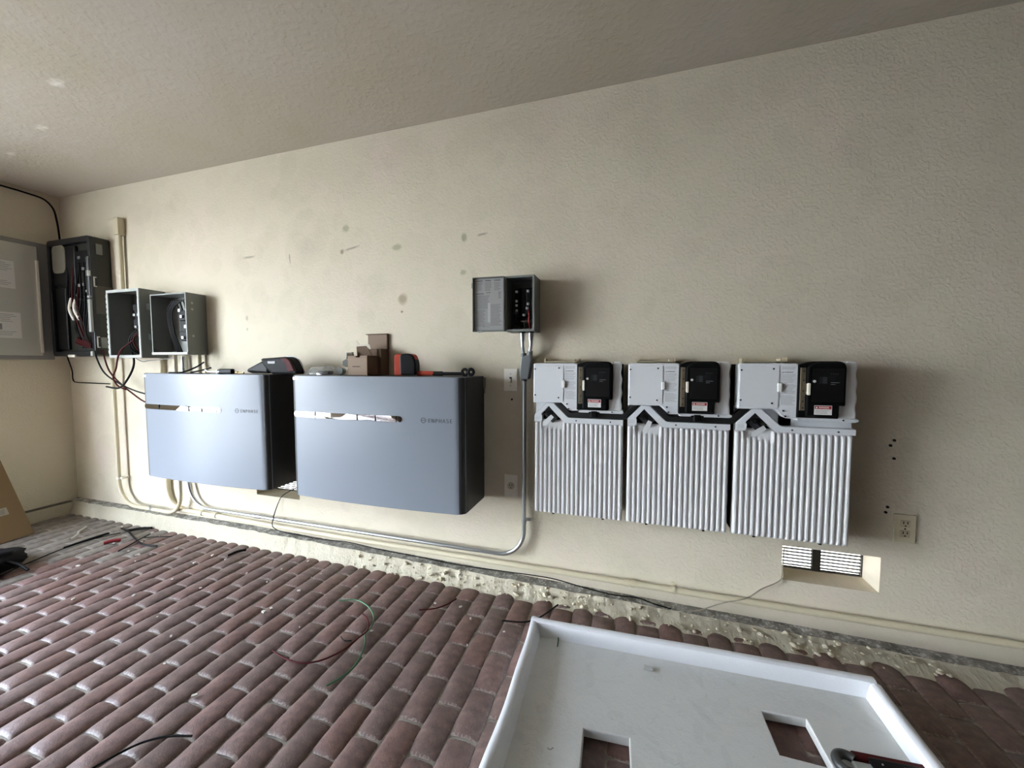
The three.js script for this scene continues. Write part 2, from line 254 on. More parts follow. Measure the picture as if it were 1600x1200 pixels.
vent('louvred metal wall vent half hidden behind the two grey covered batteries', -2.31, -1.96, 0.3105, 0.4595, 0.28);

// ───────── the two covered batteries
const BW = 0.5, BH = 0.638, frontZ = (x) => 0.288 - 0.022 * (x / BW) ** 2;
const silver = std('#888e97', 0.25, 0, { specularIntensity: 0.4 }), charcoal = std('#2b2d2d', 0.5, 0.1);
function covered(label, X, Y, ends, zb = 0.002) {
  const t = thing('covered_battery', label, 'battery', [X, Y, 0], 'grey covered wall batteries');
  mesh('body', rbox(-BW + 0.004, BW - 0.004, 0.004, BH - 0.004, zb, 0.2, 0.006), charcoal, t);
  const sh = new THREE.Shape(); sh.moveTo(-BW, zb + 0.02); sh.lineTo(-BW, 0.222); sh.quadraticCurveTo(-BW, frontZ(-BW), -BW + 0.028, frontZ(-BW + 0.028));
  for (let i = 1; i < 40; i++) { const x = -BW + 0.028 + (2 * BW - 0.056) * i / 40; sh.lineTo(x, frontZ(x)); }
  sh.lineTo(BW - 0.028, frontZ(BW - 0.028)); sh.quadraticCurveTo(BW, frontZ(BW), BW, 0.222); sh.lineTo(BW, zb + 0.02); sh.closePath();
  // side skin charcoal, front sheet silver
  const ext = (s, h) => { const g = new THREE.ExtrudeGeometry(s, { depth: h - 0.008, bevelEnabled: true, bevelSize: 0.004, bevelOffset: -0.004, bevelThickness: 0.004, bevelSegments: 2, curveSegments: 8 }); g.rotateX(Math.PI / 2).translate(0, h - 0.004, 0); return g; };
  mesh('cover', ext(sh, BH), charcoal, t);
  const sf = new THREE.Shape(); const N = 60, a = BW - 0.003;
  for (let i = 0; i <= N; i++) { const x = -a + 2 * a * i / N; const e = Math.max(0, (Math.abs(x) - (BW - 0.04)) / 0.028); const z = frontZ(x) + 0.003 - 0.012 * e * e; i ? sf.lineTo(x, z) : sf.moveTo(x, z); }
  for (let i = N; i >= 0; i--) { const x = -a + 2 * a * i / N; const e = Math.max(0, (Math.abs(x) - (BW - 0.04)) / 0.028); sf.lineTo(x, frontZ(x) - 0.012 - 0.012 * e * e); } sf.closePath();
  const fg = ext(sf, BH + 0.004).translate(0, -0.002, 0); const cg = mergeVertices(fg.deleteAttribute('uv') && (fg.deleteAttribute('normal'), fg), 1e-5);
  const { toCreasedNormals } = BGU; mesh('front_panel', toCreasedNormals(cg, 0.35), silver, t);
  const bend = (g, lift) => { const p = g.attributes.position; for (let i = 0; i < p.count; i++) p.setZ(i, p.getZ(i) + frontZ(p.getX(i)) + lift); g.computeVertexNormals(); return g; };
  // indicator strip
  const [s0, s1] = ends, yc = 0.437, hh = 0.0145, st = new THREE.Shape(); const n2 = 40;
  st.moveTo(s0 + hh, yc - hh); for (let i = 1; i <= n2; i++) st.lineTo(s0 + hh + (s1 - s0 - 2 * hh) * i / n2, yc - hh); st.absarc(s1 - hh, yc, hh, -Math.PI / 2, Math.PI / 2, false);
  for (let i = 0; i <= n2; i++) st.lineTo(s1 - hh - (s1 - s0 - 2 * hh) * i / n2, yc + hh); st.absarc(s0 + hh, yc, hh, Math.PI / 2, Math.PI * 1.5, false);
  const sg = new THREE.ExtrudeGeometry(st, { depth: 0.002, bevelEnabled: false, curveSegments: 8 }); const strip = mesh('indicator_strip', bend(sg, 0.0035), M.mirrorStrip, t);
  for (const f of [0.22, 0.62, 0.78, 0.955]) { const x = s0 + (s1 - s0) * f; mesh('reflected_post', bend(box(x - 0.002, x + 0.002, yc - hh, yc + hh, 0.0005, 0.0028), 0.0035), M.blackMatte, strip); }  // dark bars standing in for posts reflected in the strip
  // printed name and its round mark
  const letters = []; let cx = 0.322; for (const ch of 'ENPHASE') { const g = new TextGeometry(ch, { font, size: 0.0178, depth: 0.0006, curveSegments: 4 }); g.computeBoundingBox(); const wd = g.boundingBox.max.x; letters.push(g.translate(cx, 0.4275, 0)); cx += wd + 0.0042; }
  const ring = (r0, r1) => { const s = new THREE.Shape(); s.absarc(0, 0, r1, 0, Math.PI * 2, false); const h = new THREE.Path(); h.absarc(0, 0, r0, 0, Math.PI * 2, true); s.holes.push(h); return new THREE.ExtrudeGeometry(s, { depth: 0.0006, bevelEnabled: false, curveSegments: 24 }); };
  letters.push(ring(0.0105, 0.0128).translate(0.298, 0.4365, 0), box(0.2885, 0.3075, 0.4355, 0.4375, 0, 0.0006).translate(0, 0, 0));
  mesh('printed_name', bend(mergeGeometries(letters.map(norm)), 0.0034), std('#3a4046', 0.6), t);
  mesh('corner_highlight', bend(box(-BW + 0.02, -BW + 0.05, BH - 0.022, BH - 0.008, 0, 0.001), 0.0033), std('#f0f2f2', 0.4), t);  // white chip put in as the bright highlight on the front corner
  mesh('hanging_bracket', [rbox(BW - 0.002, BW + 0.006, BH - 0.06, BH - 0.008, 0.004, 0.03, 0.002), rbox(BW + 0.002, BW + 0.008, BH - 0.09, BH - 0.05, 0.02, 0.026, 0.001)], M.grey, t);
  return t;
}
import * as BGU from 'three/addons/utils/BufferGeometryUtils.js';
covered('silver fronted wall battery on the left, below the small open grey boxes', -2.383, 0.463, [-0.475, 0.185], 0.062);

covered('silver fronted wall battery on the right, with cartons and an orange tape measure on top', -1.216, 0.461, [-0.475, 0.187]);

// ───────── the three uncovered batteries
const alu = std('#dad9d8', 0.5, 0, { specularIntensity: 0.35 }), paintGrey = std('#dcdee0', 0.42);
const finGeo = (() => { // ribbed heat sink with the smooth scoop under the breaker
  const W = 0.4, H = 0.433, F = 19, nx = F * 10, ys = [0, 0.006, 0.012, 0.2, 0.34, 0.372, 0.385, 0.393, 0.4, 0.41, 0.418, 0.424, 0.429, 0.433], pos = [], uv = [], idx = [];
  const sm = THREE.MathUtils.smoothstep;
  for (const y of ys) for (let i = 0; i <= nx; i++) {
    const x = W * i / nx, ph = (i / 10) % 1, d = Math.abs(ph - 0.5) * 2; const rib = 1 - sm(d, 0.3, 1);
    let a = sm(H - y, 0.003, 0.014) * (0.35 + 0.65 * sm(y, 0, 0.012)); const inS = sm(x, 0.03, 0.038) * (1 - sm(x, 0.131, 0.14)), yS = 0.383 + 0.016 * (1 - x / 0.14); a *= 1 - inS * sm(y, yS, yS + 0.016);
    const z = 0.113 + 0.009 * rib * a - 0.006 * inS * sm(y, yS, 0.43); pos.push(x, y, z); uv.push(x, y);
  }
  const w = nx + 1; for (let j = 0; j < ys.length - 1; j++) for (let i = 0; i < nx; i++) { const a = j * w + i; idx.push(a, a + 1, a + w + 1, a, a + w + 1, a + w); }
  const g = new THREE.BufferGeometry(); g.setAttribute('position', new THREE.Float32BufferAttribute(pos, 3)); g.setAttribute('uv', new THREE.Float32BufferAttribute(uv, 2)); g.setIndex(idx); g.computeVertexNormals(); return g;
})();
const lines = (c, x, y, w, n, dy, col, lw = 1.2, seed = 1) => { const r = rng(seed); c.fillStyle = col; for (let i = 0; i < n; i++) { let p = x; const end = x + w * (0.72 + 0.28 * r()); while (p < end) { const l = 3 + r() * 9; c.fillRect(p, y + i * dy, Math.min(l, end - p), lw); p += l + 2; } } };
const lidLabel = std('#ffffff', 0.5, 0, { map: canvasTex(228, 640, (c, w, h) => { c.fillStyle = '#dddfe0'; c.fillRect(0, 0, w, h); c.fillStyle = '#33363a'; lines(c, 14, 18, 190, 3, 16, '#6a6d70', 4, 3); c.fillStyle = '#1c1e20'; c.beginPath(); c.moveTo(18, 108); c.lineTo(40, 108); c.lineTo(29, 88); c.fill(); c.font = 'bold 24px sans-serif'; c.fillText('WARNING', 46, 108); lines(c, 16, 132, 190, 8, 17, '#72757a', 4, 5); lines(c, 16, 286, 190, 9, 17, '#72757a', 4, 6); lines(c, 16, 456, 190, 9, 17, '#6a6d70', 4, 7); }) });
const ctrlPrint = std('#ffffff', 0.4, 0, { map: canvasTex(512, 640, (c, w, h) => { c.fillStyle = '#0b0c0d'; c.fillRect(0, 0, w, h);
  c.strokeStyle = '#4a4e50'; c.lineWidth = 8; c.lineCap = 'round'; for (let i = 0; i < 4; i++) { c.beginPath(); c.moveTo(120, 180 + i * 34); c.quadraticCurveTo(170, 160 + i * 32, 235, 172 + i * 32); c.stroke(); }
  c.fillStyle = 'rgba(80,84,86,0.55)'; c.fillRect(170, 160, 74, 130); c.fillStyle = '#8f9496'; for (let i = 0; i < 4; i++) c.fillRect(300 + i * 34, 100, 12, 8);
  lines(c, 262, 140, 130, 7, 16, '#34383a', 4, 9); lines(c, 300, 262, 140, 1, 10, '#aab0b2', 9, 4); lines(c, 300, 296, 100, 1, 10, '#9aa0a2', 9, 8); }) });
const ctrlLabel = std('#ffffff', 0.5, 0, { map: canvasTex(256, 160, (c, w, h) => { c.fillStyle = '#e9e7e3'; c.fillRect(0, 0, w, h); c.fillStyle = '#9c2a26'; c.fillRect(8, 8, w - 16, 54); c.fillStyle = '#f4eeea'; c.font = 'bold 36px sans-serif'; c.textAlign = 'center'; c.fillText('DANGER', w / 2 + 12, 48); c.beginPath(); c.moveTo(18, 50); c.lineTo(54, 50); c.lineTo(36, 18); c.fill(); lines(c, 18, 82, 220, 3, 24, '#5a5a58', 6, 2); }) });
const cautionPrint = std('#ffffff', 0.5, 0, { map: canvasTex(160, 110, (c, w, h) => { c.fillStyle = '#e4e5e6'; c.fillRect(0, 0, w, h); lines(c, 12, 16, 130, 4, 22, '#8a8d90', 5, 12); }) });
const decal = (x0, x1, y0, y1, z) => new THREE.PlaneGeometry(x1 - x0, y1 - y0).translate((x0 + x1) / 2, (y0 + y1) / 2, z);
const wavyFoam = poly([[0.338, 0.497], [0.338, 0.548], [0.354, 0.548], [0.354, 0.708], [0.362, 0.713], [0.388, 0.711], [0.391, 0.688], [0.386, 0.662], [0.393, 0.63], [0.389, 0.6], [0.394, 0.57], [0.388, 0.54], [0.394, 0.515], [0.392, 0.497]], 0.05, 0.145, 0.006, 0.008);
const lidGeo = poly([[0, 0.524, 0.002], [0, 0.705, 0.012], [0.204, 0.705, 0.016], [0.206, 0.492, 0.003], [0.166, 0.492, 0.004], [0.13, 0.526, 0.004]], 0.095, 0.15, 0.0035);
const chevron = poly([[0, 0.434], [0, 0.464], [0.056, 0.523], [0.09, 0.523], [0.157, 0.456, 0.012], [0.4, 0.456], [0.4, 0.433], [0.139, 0.433, 0.01], [0.068, 0.507], [0.036, 0.47], [0.036, 0.434]], 0.09, 0.132, 0.002);
const ctrlGeo = poly([[0.199, 0.497, 0.003], [0.199, 0.7, 0.004], [0.236, 0.712, 0.02], [0.34, 0.712, 0.02], [0.353, 0.694, 0.014], [0.353, 0.546, 0.004], [0.334, 0.546, 0.004], [0.334, 0.497, 0.004]], 0.09, 0.155, 0.004);
const ctrlTop = poly([[0.226, 0.504, 0.004], [0.226, 0.69, 0.01], [0.25, 0.708, 0.02], [0.335, 0.708, 0.02], [0.347, 0.69, 0.012], [0.347, 0.552, 0.005], [0.329, 0.55, 0.005], [0.329, 0.504, 0.004]], 0.154, 0.168, 0.004);
const foamWhite = std('#e9eaea', 0.9, 0, { bumpMap: rep(gritBump, 6, 6), bumpScale: 0.0008 });
function uncovered(label, X, tagTurn, tagAt) {
  const t = thing('uncovered_battery', label, 'battery', [X, 0.46, 0], 'uncovered ribbed batteries');
  mesh('body', box(0.004, 0.396, 0.004, 0.7, 0.012, 0.087), M.blackMatte, t);
  mesh('heat_sink', finGeo, alu, t);
  mesh('back_plate', box(0.001, 0.399, 0, 0.44, 0.086, 0.1035), alu, t);
  const ch = mesh('cable_channel', [chevron, box(0.156, 0.4, 0.456, 0.497, 0.09, 0.098), poly([[0.056, 0.523], [0.13, 0.526], [0.2, 0.497], [0.2, 0.456], [0.157, 0.456]], 0.09, 0.098), poly([[0, 0.464], [0, 0.53], [0.06, 0.53], [0.056, 0.523]], 0.088, 0.096)], paintGrey, t);
  for (const [x, y] of [[0.195, 0.4445], [0.345, 0.4445]]) mesh('screw', cyl(0.0032, 0.003, x, y, 0.1335, 'z', 10), M.screw, ch);
  mesh('caution_label', decal(0.004, 0.038, 0.44, 0.463, 0.1328), cautionPrint, ch);
  const lip = mesh('top_rail', [rbox(0.206, 0.398, 0.483, 0.498, 0.095, 0.142, 0.004), rbox(0.35, 0.402, 0.486, 0.496, 0.13, 0.146, 0.004)], paintGrey, t);
  mesh('screw', cyl(0.003, 0.004, 0.352, 0.491, 0.147, 'z', 10), M.screw, lip);
  const lid = mesh('lid', lidGeo, paintGrey, t);
  const ac = mesh('access_cover', rbox(0.004, 0.139, 0.531, 0.694, 0.1485, 0.1525, 0.0015), std('#dddfe0', 0.42), lid);
  for (const [x, y] of [[0.009, 0.678], [0.119, 0.683], [0.009, 0.559], [0.117, 0.549], [0.156, 0.521], [0.163, 0.5]]) mesh('screw', cyl(0.0036, 0.004, x, y, 0.1525, 'z', 10), M.screw, lid);
  mesh('print', decal(0.144, 0.201, 0.534, 0.695, 0.1505), lidLabel, lid);
  mesh('clip', rbox(0.133, 0.147, 0.594, 0.628, 0.1495, 0.16, 0.003), M.white, lid);
  const ct = mesh('controller', [ctrlGeo, ctrlTop], M.black, t);
  mesh('print', decal(0.24, 0.34, 0.56, 0.685, 0.1684), ctrlPrint, ct); mesh('danger_label', decal(0.25, 0.306, 0.512, 0.547, 0.1685), ctrlLabel, ct);
  mesh('indicator', cyl(0.005, 0.004, 0.247, 0.637, 0.169, 'z', 14), M.white, ct);
  const mp = mesh('metal_strap', rbox(0.2065, 0.224, 0.525, 0.688, 0.15, 0.158, 0.001), std('#7d735f', 0.45, 0.5), ct);
  for (const y of [0.675, 0.64, 0.6, 0.56, 0.535]) mesh('screw', cyl(0.0026, 0.003, 0.216, y, 0.1585, 'z', 8), M.screw, mp);
  mesh('latch', rbox(0.226, 0.236, 0.585, 0.63, 0.152, 0.172, 0.003), std('#efe9d4', 0.4), ct);
  mesh('packing_foam', wavyFoam, foamWhite, t);
  mesh('wall_bracket', [box(0.03, 0.2, 0.66, 0.717, 0.004, 0.012), box(0.032, 0.037, 0.7, 0.725, 0.01, 0.06), box(0.17, 0.176, 0.7, 0.723, 0.01, 0.06), box(0.193, 0.198, 0.7, 0.727, 0.01, 0.06), rbox(0.037, 0.19, 0.708, 0.714, 0.01, 0.075, 0.002)], M.cream, t);
  const br = mesh('breaker', new RoundedBoxGeometry(0.062, 0.05, 0.024, 2, 0.003).rotateZ(-Math.PI / 4).translate(0.079, 0.467, 0.108), std('#3b3d3e', 0.5), t);
  mesh('knob', [cyl(0.013, 0.016, 0.072, 0.475, 0.127, 'z', 20), new RoundedBoxGeometry(0.009, 0.04, 0.012, 2, 0.003).rotateZ(0.75).translate(0.08, 0.463, 0.134), new RoundedBoxGeometry(0.012, 0.03, 0.01, 2, 0.003).rotateZ(0.9).translate(0.037, 0.481, 0.125)], M.black, br);
  const tg = mesh('paper_tag', poly([[-0.009, 0], [0.009, 0], [0.011, -0.05], [0.002, -0.064], [-0.011, -0.052]], 0, 0.0008), std('#eef0f0', 0.8), br);
  tg.position.set(...tagAt); tg.rotation.set(-0.25, 0.1, tagTurn);
  for (const x of [0.086, 0.316]) mesh('foot', rbox(x - 0.005, x + 0.005, -0.012, 0.003, 0.09, 0.102, 0.001), M.black, t);
  for (const y of [0.28, 0.14]) mesh('side_screw', cyl(0.0025, 0.004, 0.4, y, 0.096, 'x', 8), M.screw, t);
  return t;
}
uncovered('ribbed grey battery without cover beside the metal conduit, first of the three', -0.421, -0.75, [0.088, 0.463, 0.141]);
uncovered('ribbed grey battery without cover between two others, dark cables at both sides', -0.003, -0.42, [0.092, 0.458, 0.141]);
uncovered('ribbed grey battery without cover above the glowing vent, its cable channel empty', 0.416, -0.95, [0.1, 0.452, 0.141]);
function linkCable(label, X) { // flat black lead from under one lid, along the channel and up under the next lid
  const c = [[0.1, 0.532], [0.163, 0.469], [0.404, 0.4695], [0.458, 0.529]], w = 0.0125, up = [], dn = [];
  for (let i = 0; i < c.length; i++) {
    const a = c[Math.max(0, i - 1)], b = c[Math.min(c.length - 1, i + 1)]; let nx = 0, ny = 0, k = 0;
    for (const [p, q] of [[a, c[i]], [c[i], b]]) { const l = Math.hypot(q[0] - p[0], q[1] - p[1]); if (l > 0) { nx -= (q[1] - p[1]) / l; ny += (q[0] - p[0]) / l; k++; } } const l = Math.hypot(nx, ny); nx /= l; ny /= l; const s = w / Math.max(0.5, l / k);
    up.push([c[i][0] + nx * s, c[i][1] + ny * s]); dn.unshift([c[i][0] - nx * s, c[i][1] - ny * s]);
  }
  const t = thing('link_cable', label, 'cable', [X, 0.46, 0], 'black link cables between batteries');
  mesh('lead', poly([...up, ...dn], 0.1, 0.131, 0.005), std('#0e0e0f', 0.55), t);
  mesh('cable_clip', [rbox(0.26, 0.29, 0.463, 0.492, 0.125, 0.148, 0.006), rbox(0.25, 0.3, 0.48, 0.489, 0.13, 0.144, 0.004)], M.black, t);
}
linkCable('flat black cable linking the first and middle uncovered batteries', -0.421);
linkCable('flat black cable linking the middle and last uncovered batteries', -0.003);

// ───────── electrical boxes
function shell(x0, x1, y0, y1, z1, th, lipw = 0) { // open-fronted box against the wall
  const g = [box(x0, x1, y0, y1, 0.002, 0.006), box(x0, x0 + th, y0, y1, 0.006, z1), box(x1 - th, x1, y0, y1, 0.006, z1), box(x0 + th, x1 - th, y0, y0 + th, 0.006, z1), box(x0 + th, x1 - th, y1 - th, y1, 0.006, z1)];
  if (lipw) g.push(box(x0 + th, x0 + lipw, y0 + th, y1 - th, z1 - th, z1), box(x1 - lipw, x1 - th, y0 + th, y1 - th, z1 - th, z1), box(x0 + lipw, x1 - lipw, y0 + th, y0 + lipw, z1 - th, z1), box(x0 + lipw, x1 - lipw, y1 - lipw, y1 - th, z1 - th, z1));
  return g;
}
const schem = std('#ffffff', 0.6, 0, { map: canvasTex(360, 580, (c, w, h) => { c.fillStyle = '#9d9c9a'; c.fillRect(0, 0, w, h); const k = '#4c4c4c'; for (let i = 0; i < 3; i++) { lines(c, 18 + i * 115, 14, 90, 1, 10, '#2e2e2e', 9, 20 + i); lines(c, 18 + i * 115, 40, 85, 7, 14, k, 4, 30 + i); } c.fillStyle = '#1f1f1f'; c.font = 'bold 20px sans-serif'; c.fillText('E·T·N', 150, 162); lines(c, 18, 160, 110, 1, 10, '#333', 8, 5); lines(c, 18, 186, 190, 12, 13, k, 4, 40); lines(c, 300, 150, 40, 5, 16, k, 6, 44); lines(c, 18, 350, 120, 15, 13, k, 4, 41); lines(c, 205, 290, 140, 19, 13, k, 4, 42); c.fillStyle = '#b4b3b0'; c.fillRect(168, 270, 28, 220); c.strokeStyle = '#686868'; c.lineWidth = 3; for (let i = 0; i < 5; i++) { c.beginPath(); c.moveTo(110 + i * 18, 550); c.lineTo(125 + i * 18, 480 + i * 8); c.stroke(); } }) });
{ // centre disconnect with its door swung open
  const t = thing('disconnect_box', 'open grey disconnect box above the wall switch, its labelled door swung left', 'electrical box', [-0.568, 1.315, 0]);
  const W = 0.143, H = 0.258, D = 0.125;
  mesh('enclosure', shell(0, W, 0, H, D, 0.003, 0.009), M.grey, t);
  const d = mesh('door', [box(-0.16, -0.003, 0, H, 0, 0.003), box(-0.16, -0.157, 0, H, 0.003, 0.014), box(-0.157, -0.003, 0, 0.003, 0.003, 0.014), box(-0.157, -0.003, H - 0.003, H, 0.003, 0.014), box(-0.006, -0.003, 0.003, H - 0.003, 0.003, 0.014)], M.grey, t);
  d.position.set(0.002, 0, D - 0.004); d.rotation.y = 0.06;
  mesh('wiring_diagram', decal(-0.152, -0.01, 0.008, H - 0.008, 0.0036), schem, d); mesh('hasp', rbox(-0.166, -0.158, H - 0.05, H - 0.025, 0.002, 0.01, 0.002), M.grey, d); mesh('latch', rbox(-0.135, -0.112, -0.004, 0.004, 0.008, 0.016, 0.001), M.steel, d);
  mesh('hinge', cyl(0.004, H * 0.9, 0, H / 2, D + 0.002, 'y', 10), M.grey, t);
  const sw = mesh('switch_block', [rbox(0.03, 0.13, 0.075, 0.21, 0.006, 0.07, 0.004), rbox(0.038, 0.058, 0.085, 0.2, 0.06, 0.088, 0.003), rbox(0.094, 0.116, 0.085, 0.2, 0.06, 0.088, 0.003), rbox(0.02, 0.05, 0.04, 0.09, 0.006, 0.05, 0.004)], M.black, t);
  for (const [x, y] of [[0.048, 0.19], [0.105, 0.19], [0.048, 0.145], [0.048, 0.125], [0.048, 0.1], [0.105, 0.13], [0.1, 0.11], [0.085, 0.078]]) mesh('terminal', rbox(x - 0.006, x + 0.006, y - 0.006, y + 0.006, 0.086, 0.093, 0.002), M.steel, sw);
  mesh('ground_bar', rbox(0.06, 0.1, 0.048, 0.056, 0.01, 0.06, 0.001), M.steel, t);
  mesh('handle_lever', rbox(0.122, 0.138, 0.12, 0.15, 0.05, 0.1, 0.003), M.black, t);
  mesh('red_wire', wireGeo([[0.105, 0.1, 0.09], [0.112, 0.07, 0.1], [0.108, 0.04, 0.09], [0.11, 0.01, 0.05]], 0.0025), M.red, t);
  mesh('black_wire', wireGeo([[0.048, 0.085, 0.09], [0.05, 0.05, 0.1], [0.068, 0.03, 0.09], [0.07, 0.0, 0.05]], 0.003), M.black, t);
  mesh('green_wire', wireGeo([[0.075, 0.05, 0.06], [0.08, 0.03, 0.07], [0.074, 0.0, 0.05]], 0.0025), M.green, t);
}
// stubs and fitting under the disconnect, then the long steel conduit
function stub(label, x, bendX) {
  const t = thing('conduit_stub', label, 'conduit');
  mesh('tube', wireGeo([[x, 1.3, 0.055], [x, 1.25, 0.055], [bendX, 1.215, 0.045], [bendX, 1.19, 0.042]], 0.0092, 30, 14), M.steel, t);
  mesh('connector', [cyl(0.0135, 0.022, x, 1.302, 0.055), cyl(0.0115, 0.02, x, 1.283, 0.055)], M.steel, t); mesh('locknut', cyl(0.0165, 0.006, x, 1.313, 0.055, 'y', 8), M.screw, t);
}
stub('left of two short bent steel tubes under the disconnect box', -0.499, -0.497);
stub('right of two short bent steel tubes under the disconnect box', -0.458, -0.466);
{
  const t = thing('conduit_fitting_elbow', 'grey angled conduit fitting below the disconnect box tubes', 'fitting', [-0.483, 1.085, 0]);
  mesh('housing', poly([[-0.026, 0.0], [-0.03, 0.03], [-0.023, 0.11], [0.024, 0.125], [0.03, 0.1], [0.012, 0.0]], 0.012, 0.062, 0.005, 0.008), std('#6e7273', 0.5, 0.3), t);
  mesh('hub', [cyl(0.014, 0.02, -0.014, 0.118, 0.042), cyl(0.014, 0.02, 0.017, 0.13, 0.042), cyl(0.0145, 0.014, -0.014, -0.002, 0.036)], std('#5e6263', 0.5, 0.3), t);
}
{
  const t = thing('steel_conduit', 'shiny steel conduit running under both covered batteries and up beside them', 'conduit');
  const z = 0.032, r = 0.0108;
  mesh('tube', pipeGeo([[-2.884, 1.21, z], [-2.884, 0.18, z], [-0.497, 0.178, z], [-0.497, 1.09, z]], [0.17, 0.14], r, 16), M.steel, t);
  const strap = (x, y, v) => mesh('strap', v ? [cyl(r + 0.0016, 0.016, x, y, z), box(x - 0.002, x + 0.026, y - 0.008, y + 0.008, 0.0, 0.0025), cyl(0.004, 0.005, x + 0.019, y, 0.004, 'z', 8)] : [cyl(r + 0.0016, 0.016, x, y, z, 'x'), box(x - 0.008, x + 0.008, y - 0.03, y, 0, 0.0025), cyl(0.004, 0.005, x, y - 0.024, 0.004, 'z', 8)], M.steel, t);
  strap(-2.25, 0.18, 0); strap(-0.497, 0.365, 1); mesh('coupling', cyl(r + 0.003, 0.05, -2.28, 0.18, z, 'x'), M.steel, t);
}
{
  const t = thing('beige_conduit', 'long cream painted conduit along the foot of the wall', 'conduit');
  mesh('tube', pipeGeo([[-3.115, 1.2, 0.02], [-3.115, 0.14, 0.02], [-1.8, 0.124, 0.02], [XR, 0.127, 0.02]], [0.15, 0.3], 0.014, 14), M.cream, t);
  for (const x of [-2.8, -2.67, 0.005, 0.034]) mesh('coupling', cyl(0.0175, x < -1 ? 0.045 : 0.02, x, 0.1255 + (x < -2 ? 0.0105 : 0), 0.02, 'x'), M.cream, t);
  mesh('strap', [cyl(0.0165, 0.016, 0.21, 0.126, 0.02, 'x'), box(0.202, 0.218, 0.1, 0.152, 0, 0.003)], M.cream, t);
}
{
  const t = thing('beige_conduit', 'cream painted conduit dropping in the corner and bending up behind the left battery', 'conduit');
  mesh('tube', pipeGeo([[-3.58, 1.21, 0.05], [-3.58, 0.128, 0.05], [-2.945, 0.122, 0.05], [-2.93, 1.22, 0.05]], [0.17, 0.13], 0.0125, 14), M.cream, t);
  mesh('strap', [cyl(0.015, 0.014, -3.58, 0.32, 0.05), box(-3.58, -3.545, 0.313, 0.327, 0.0, 0.05)], M.ivory, t); mesh('clamp', [cyl(0.016, 0.016, -3.24, 0.125, 0.05, 'x'), cyl(0.006, 0.02, -3.24, 0.145, 0.06)], M.steel, t);
  mesh('coupling', cyl(0.017, 0.03, -3.58, 1.0, 0.05), M.cream, t);
}
{
  const t = thing('beige_riser', 'short cream painted conduit riser above the open grey boxes near the corner', 'conduit');
  mesh('tube', [cyl(0.014, 0.52, -3.475, 1.82, 0.024), rbox(-3.5, -3.45, 2.07, 2.19, 0.002, 0.045, 0.004)], M.cream, t);
}
{ // open box nearest the corner, rim facing out
  const x0 = 0, W = 0.325, H = 0.455, D = 0.15;
  const t = thing('junction_box', 'open pale rimmed grey box with red wires hanging out, next to the black cabinet', 'electrical box', [-3.4, 1.2, 0], 'open grey boxes near the corner');
  mesh('enclosure', shell(x0, W, 0, H, D, 0.004), M.grey, t);
  mesh('rim', [box(0, 0.016, 0, H, D, D + 0.006), box(W - 0.016, W, 0, H, D, D + 0.006), box(0.016, W - 0.016, 0, 0.018, D, D + 0.006), box(0.016, W - 0.016, H - 0.018, H, D, D + 0.006)], M.greyLight, t);
  for (let i = 0; i < 12; i++) mesh('hinge_knuckle', cyl(0.005, 0.022, -0.003, 0.04 + i * 0.034, D + 0.002, 'y', 8), M.greyLight, t);
  for (const y of [0.32, 0.12]) mesh('side_latch', rbox(W, W + 0.006, y, y + 0.04, 0.1, 0.115, 0.001), M.steel, t);
  const sw = mesh('switch_block', [rbox(0.16, 0.3, 0.18, 0.37, 0.006, 0.09, 0.006), rbox(0.18, 0.28, 0.32, 0.36, 0.08, 0.11, 0.004), rbox(0.18, 0.28, 0.22, 0.26, 0.08, 0.11, 0.004)], M.black, t);
  for (const [x, y] of [[0.19, 0.29], [0.23, 0.29], [0.27, 0.29], [0.2, 0.21], [0.25, 0.205], [0.25, 0.385]]) mesh('terminal', rbox(x - 0.011, x + 0.011, y - 0.009, y + 0.009, 0.1, 0.113, 0.002), M.steel, sw);
  mesh('ground_bar', rbox(0.22, 0.3, 0.1, 0.13, 0.006, 0.07, 0.003), M.steel, t);
  for (const [k, m] of [[0, M.black], [1, M.black], [2, M.redDark]]) mesh('wire', wireGeo([[0.19 + k * 0.03, 0.19, 0.1], [0.15 + k * 0.02, 0.13, 0.12], [0.13 + k * 0.03, 0.06, 0.1], [0.17 + k * 0.03, 0.02, 0.06]], 0.005), m, t);
  mesh('green_wire', wireGeo([[0.26, 0.12, 0.07], [0.28, 0.06, 0.09], [0.24, 0.02, 0.06]], 0.004), M.green, t);
}
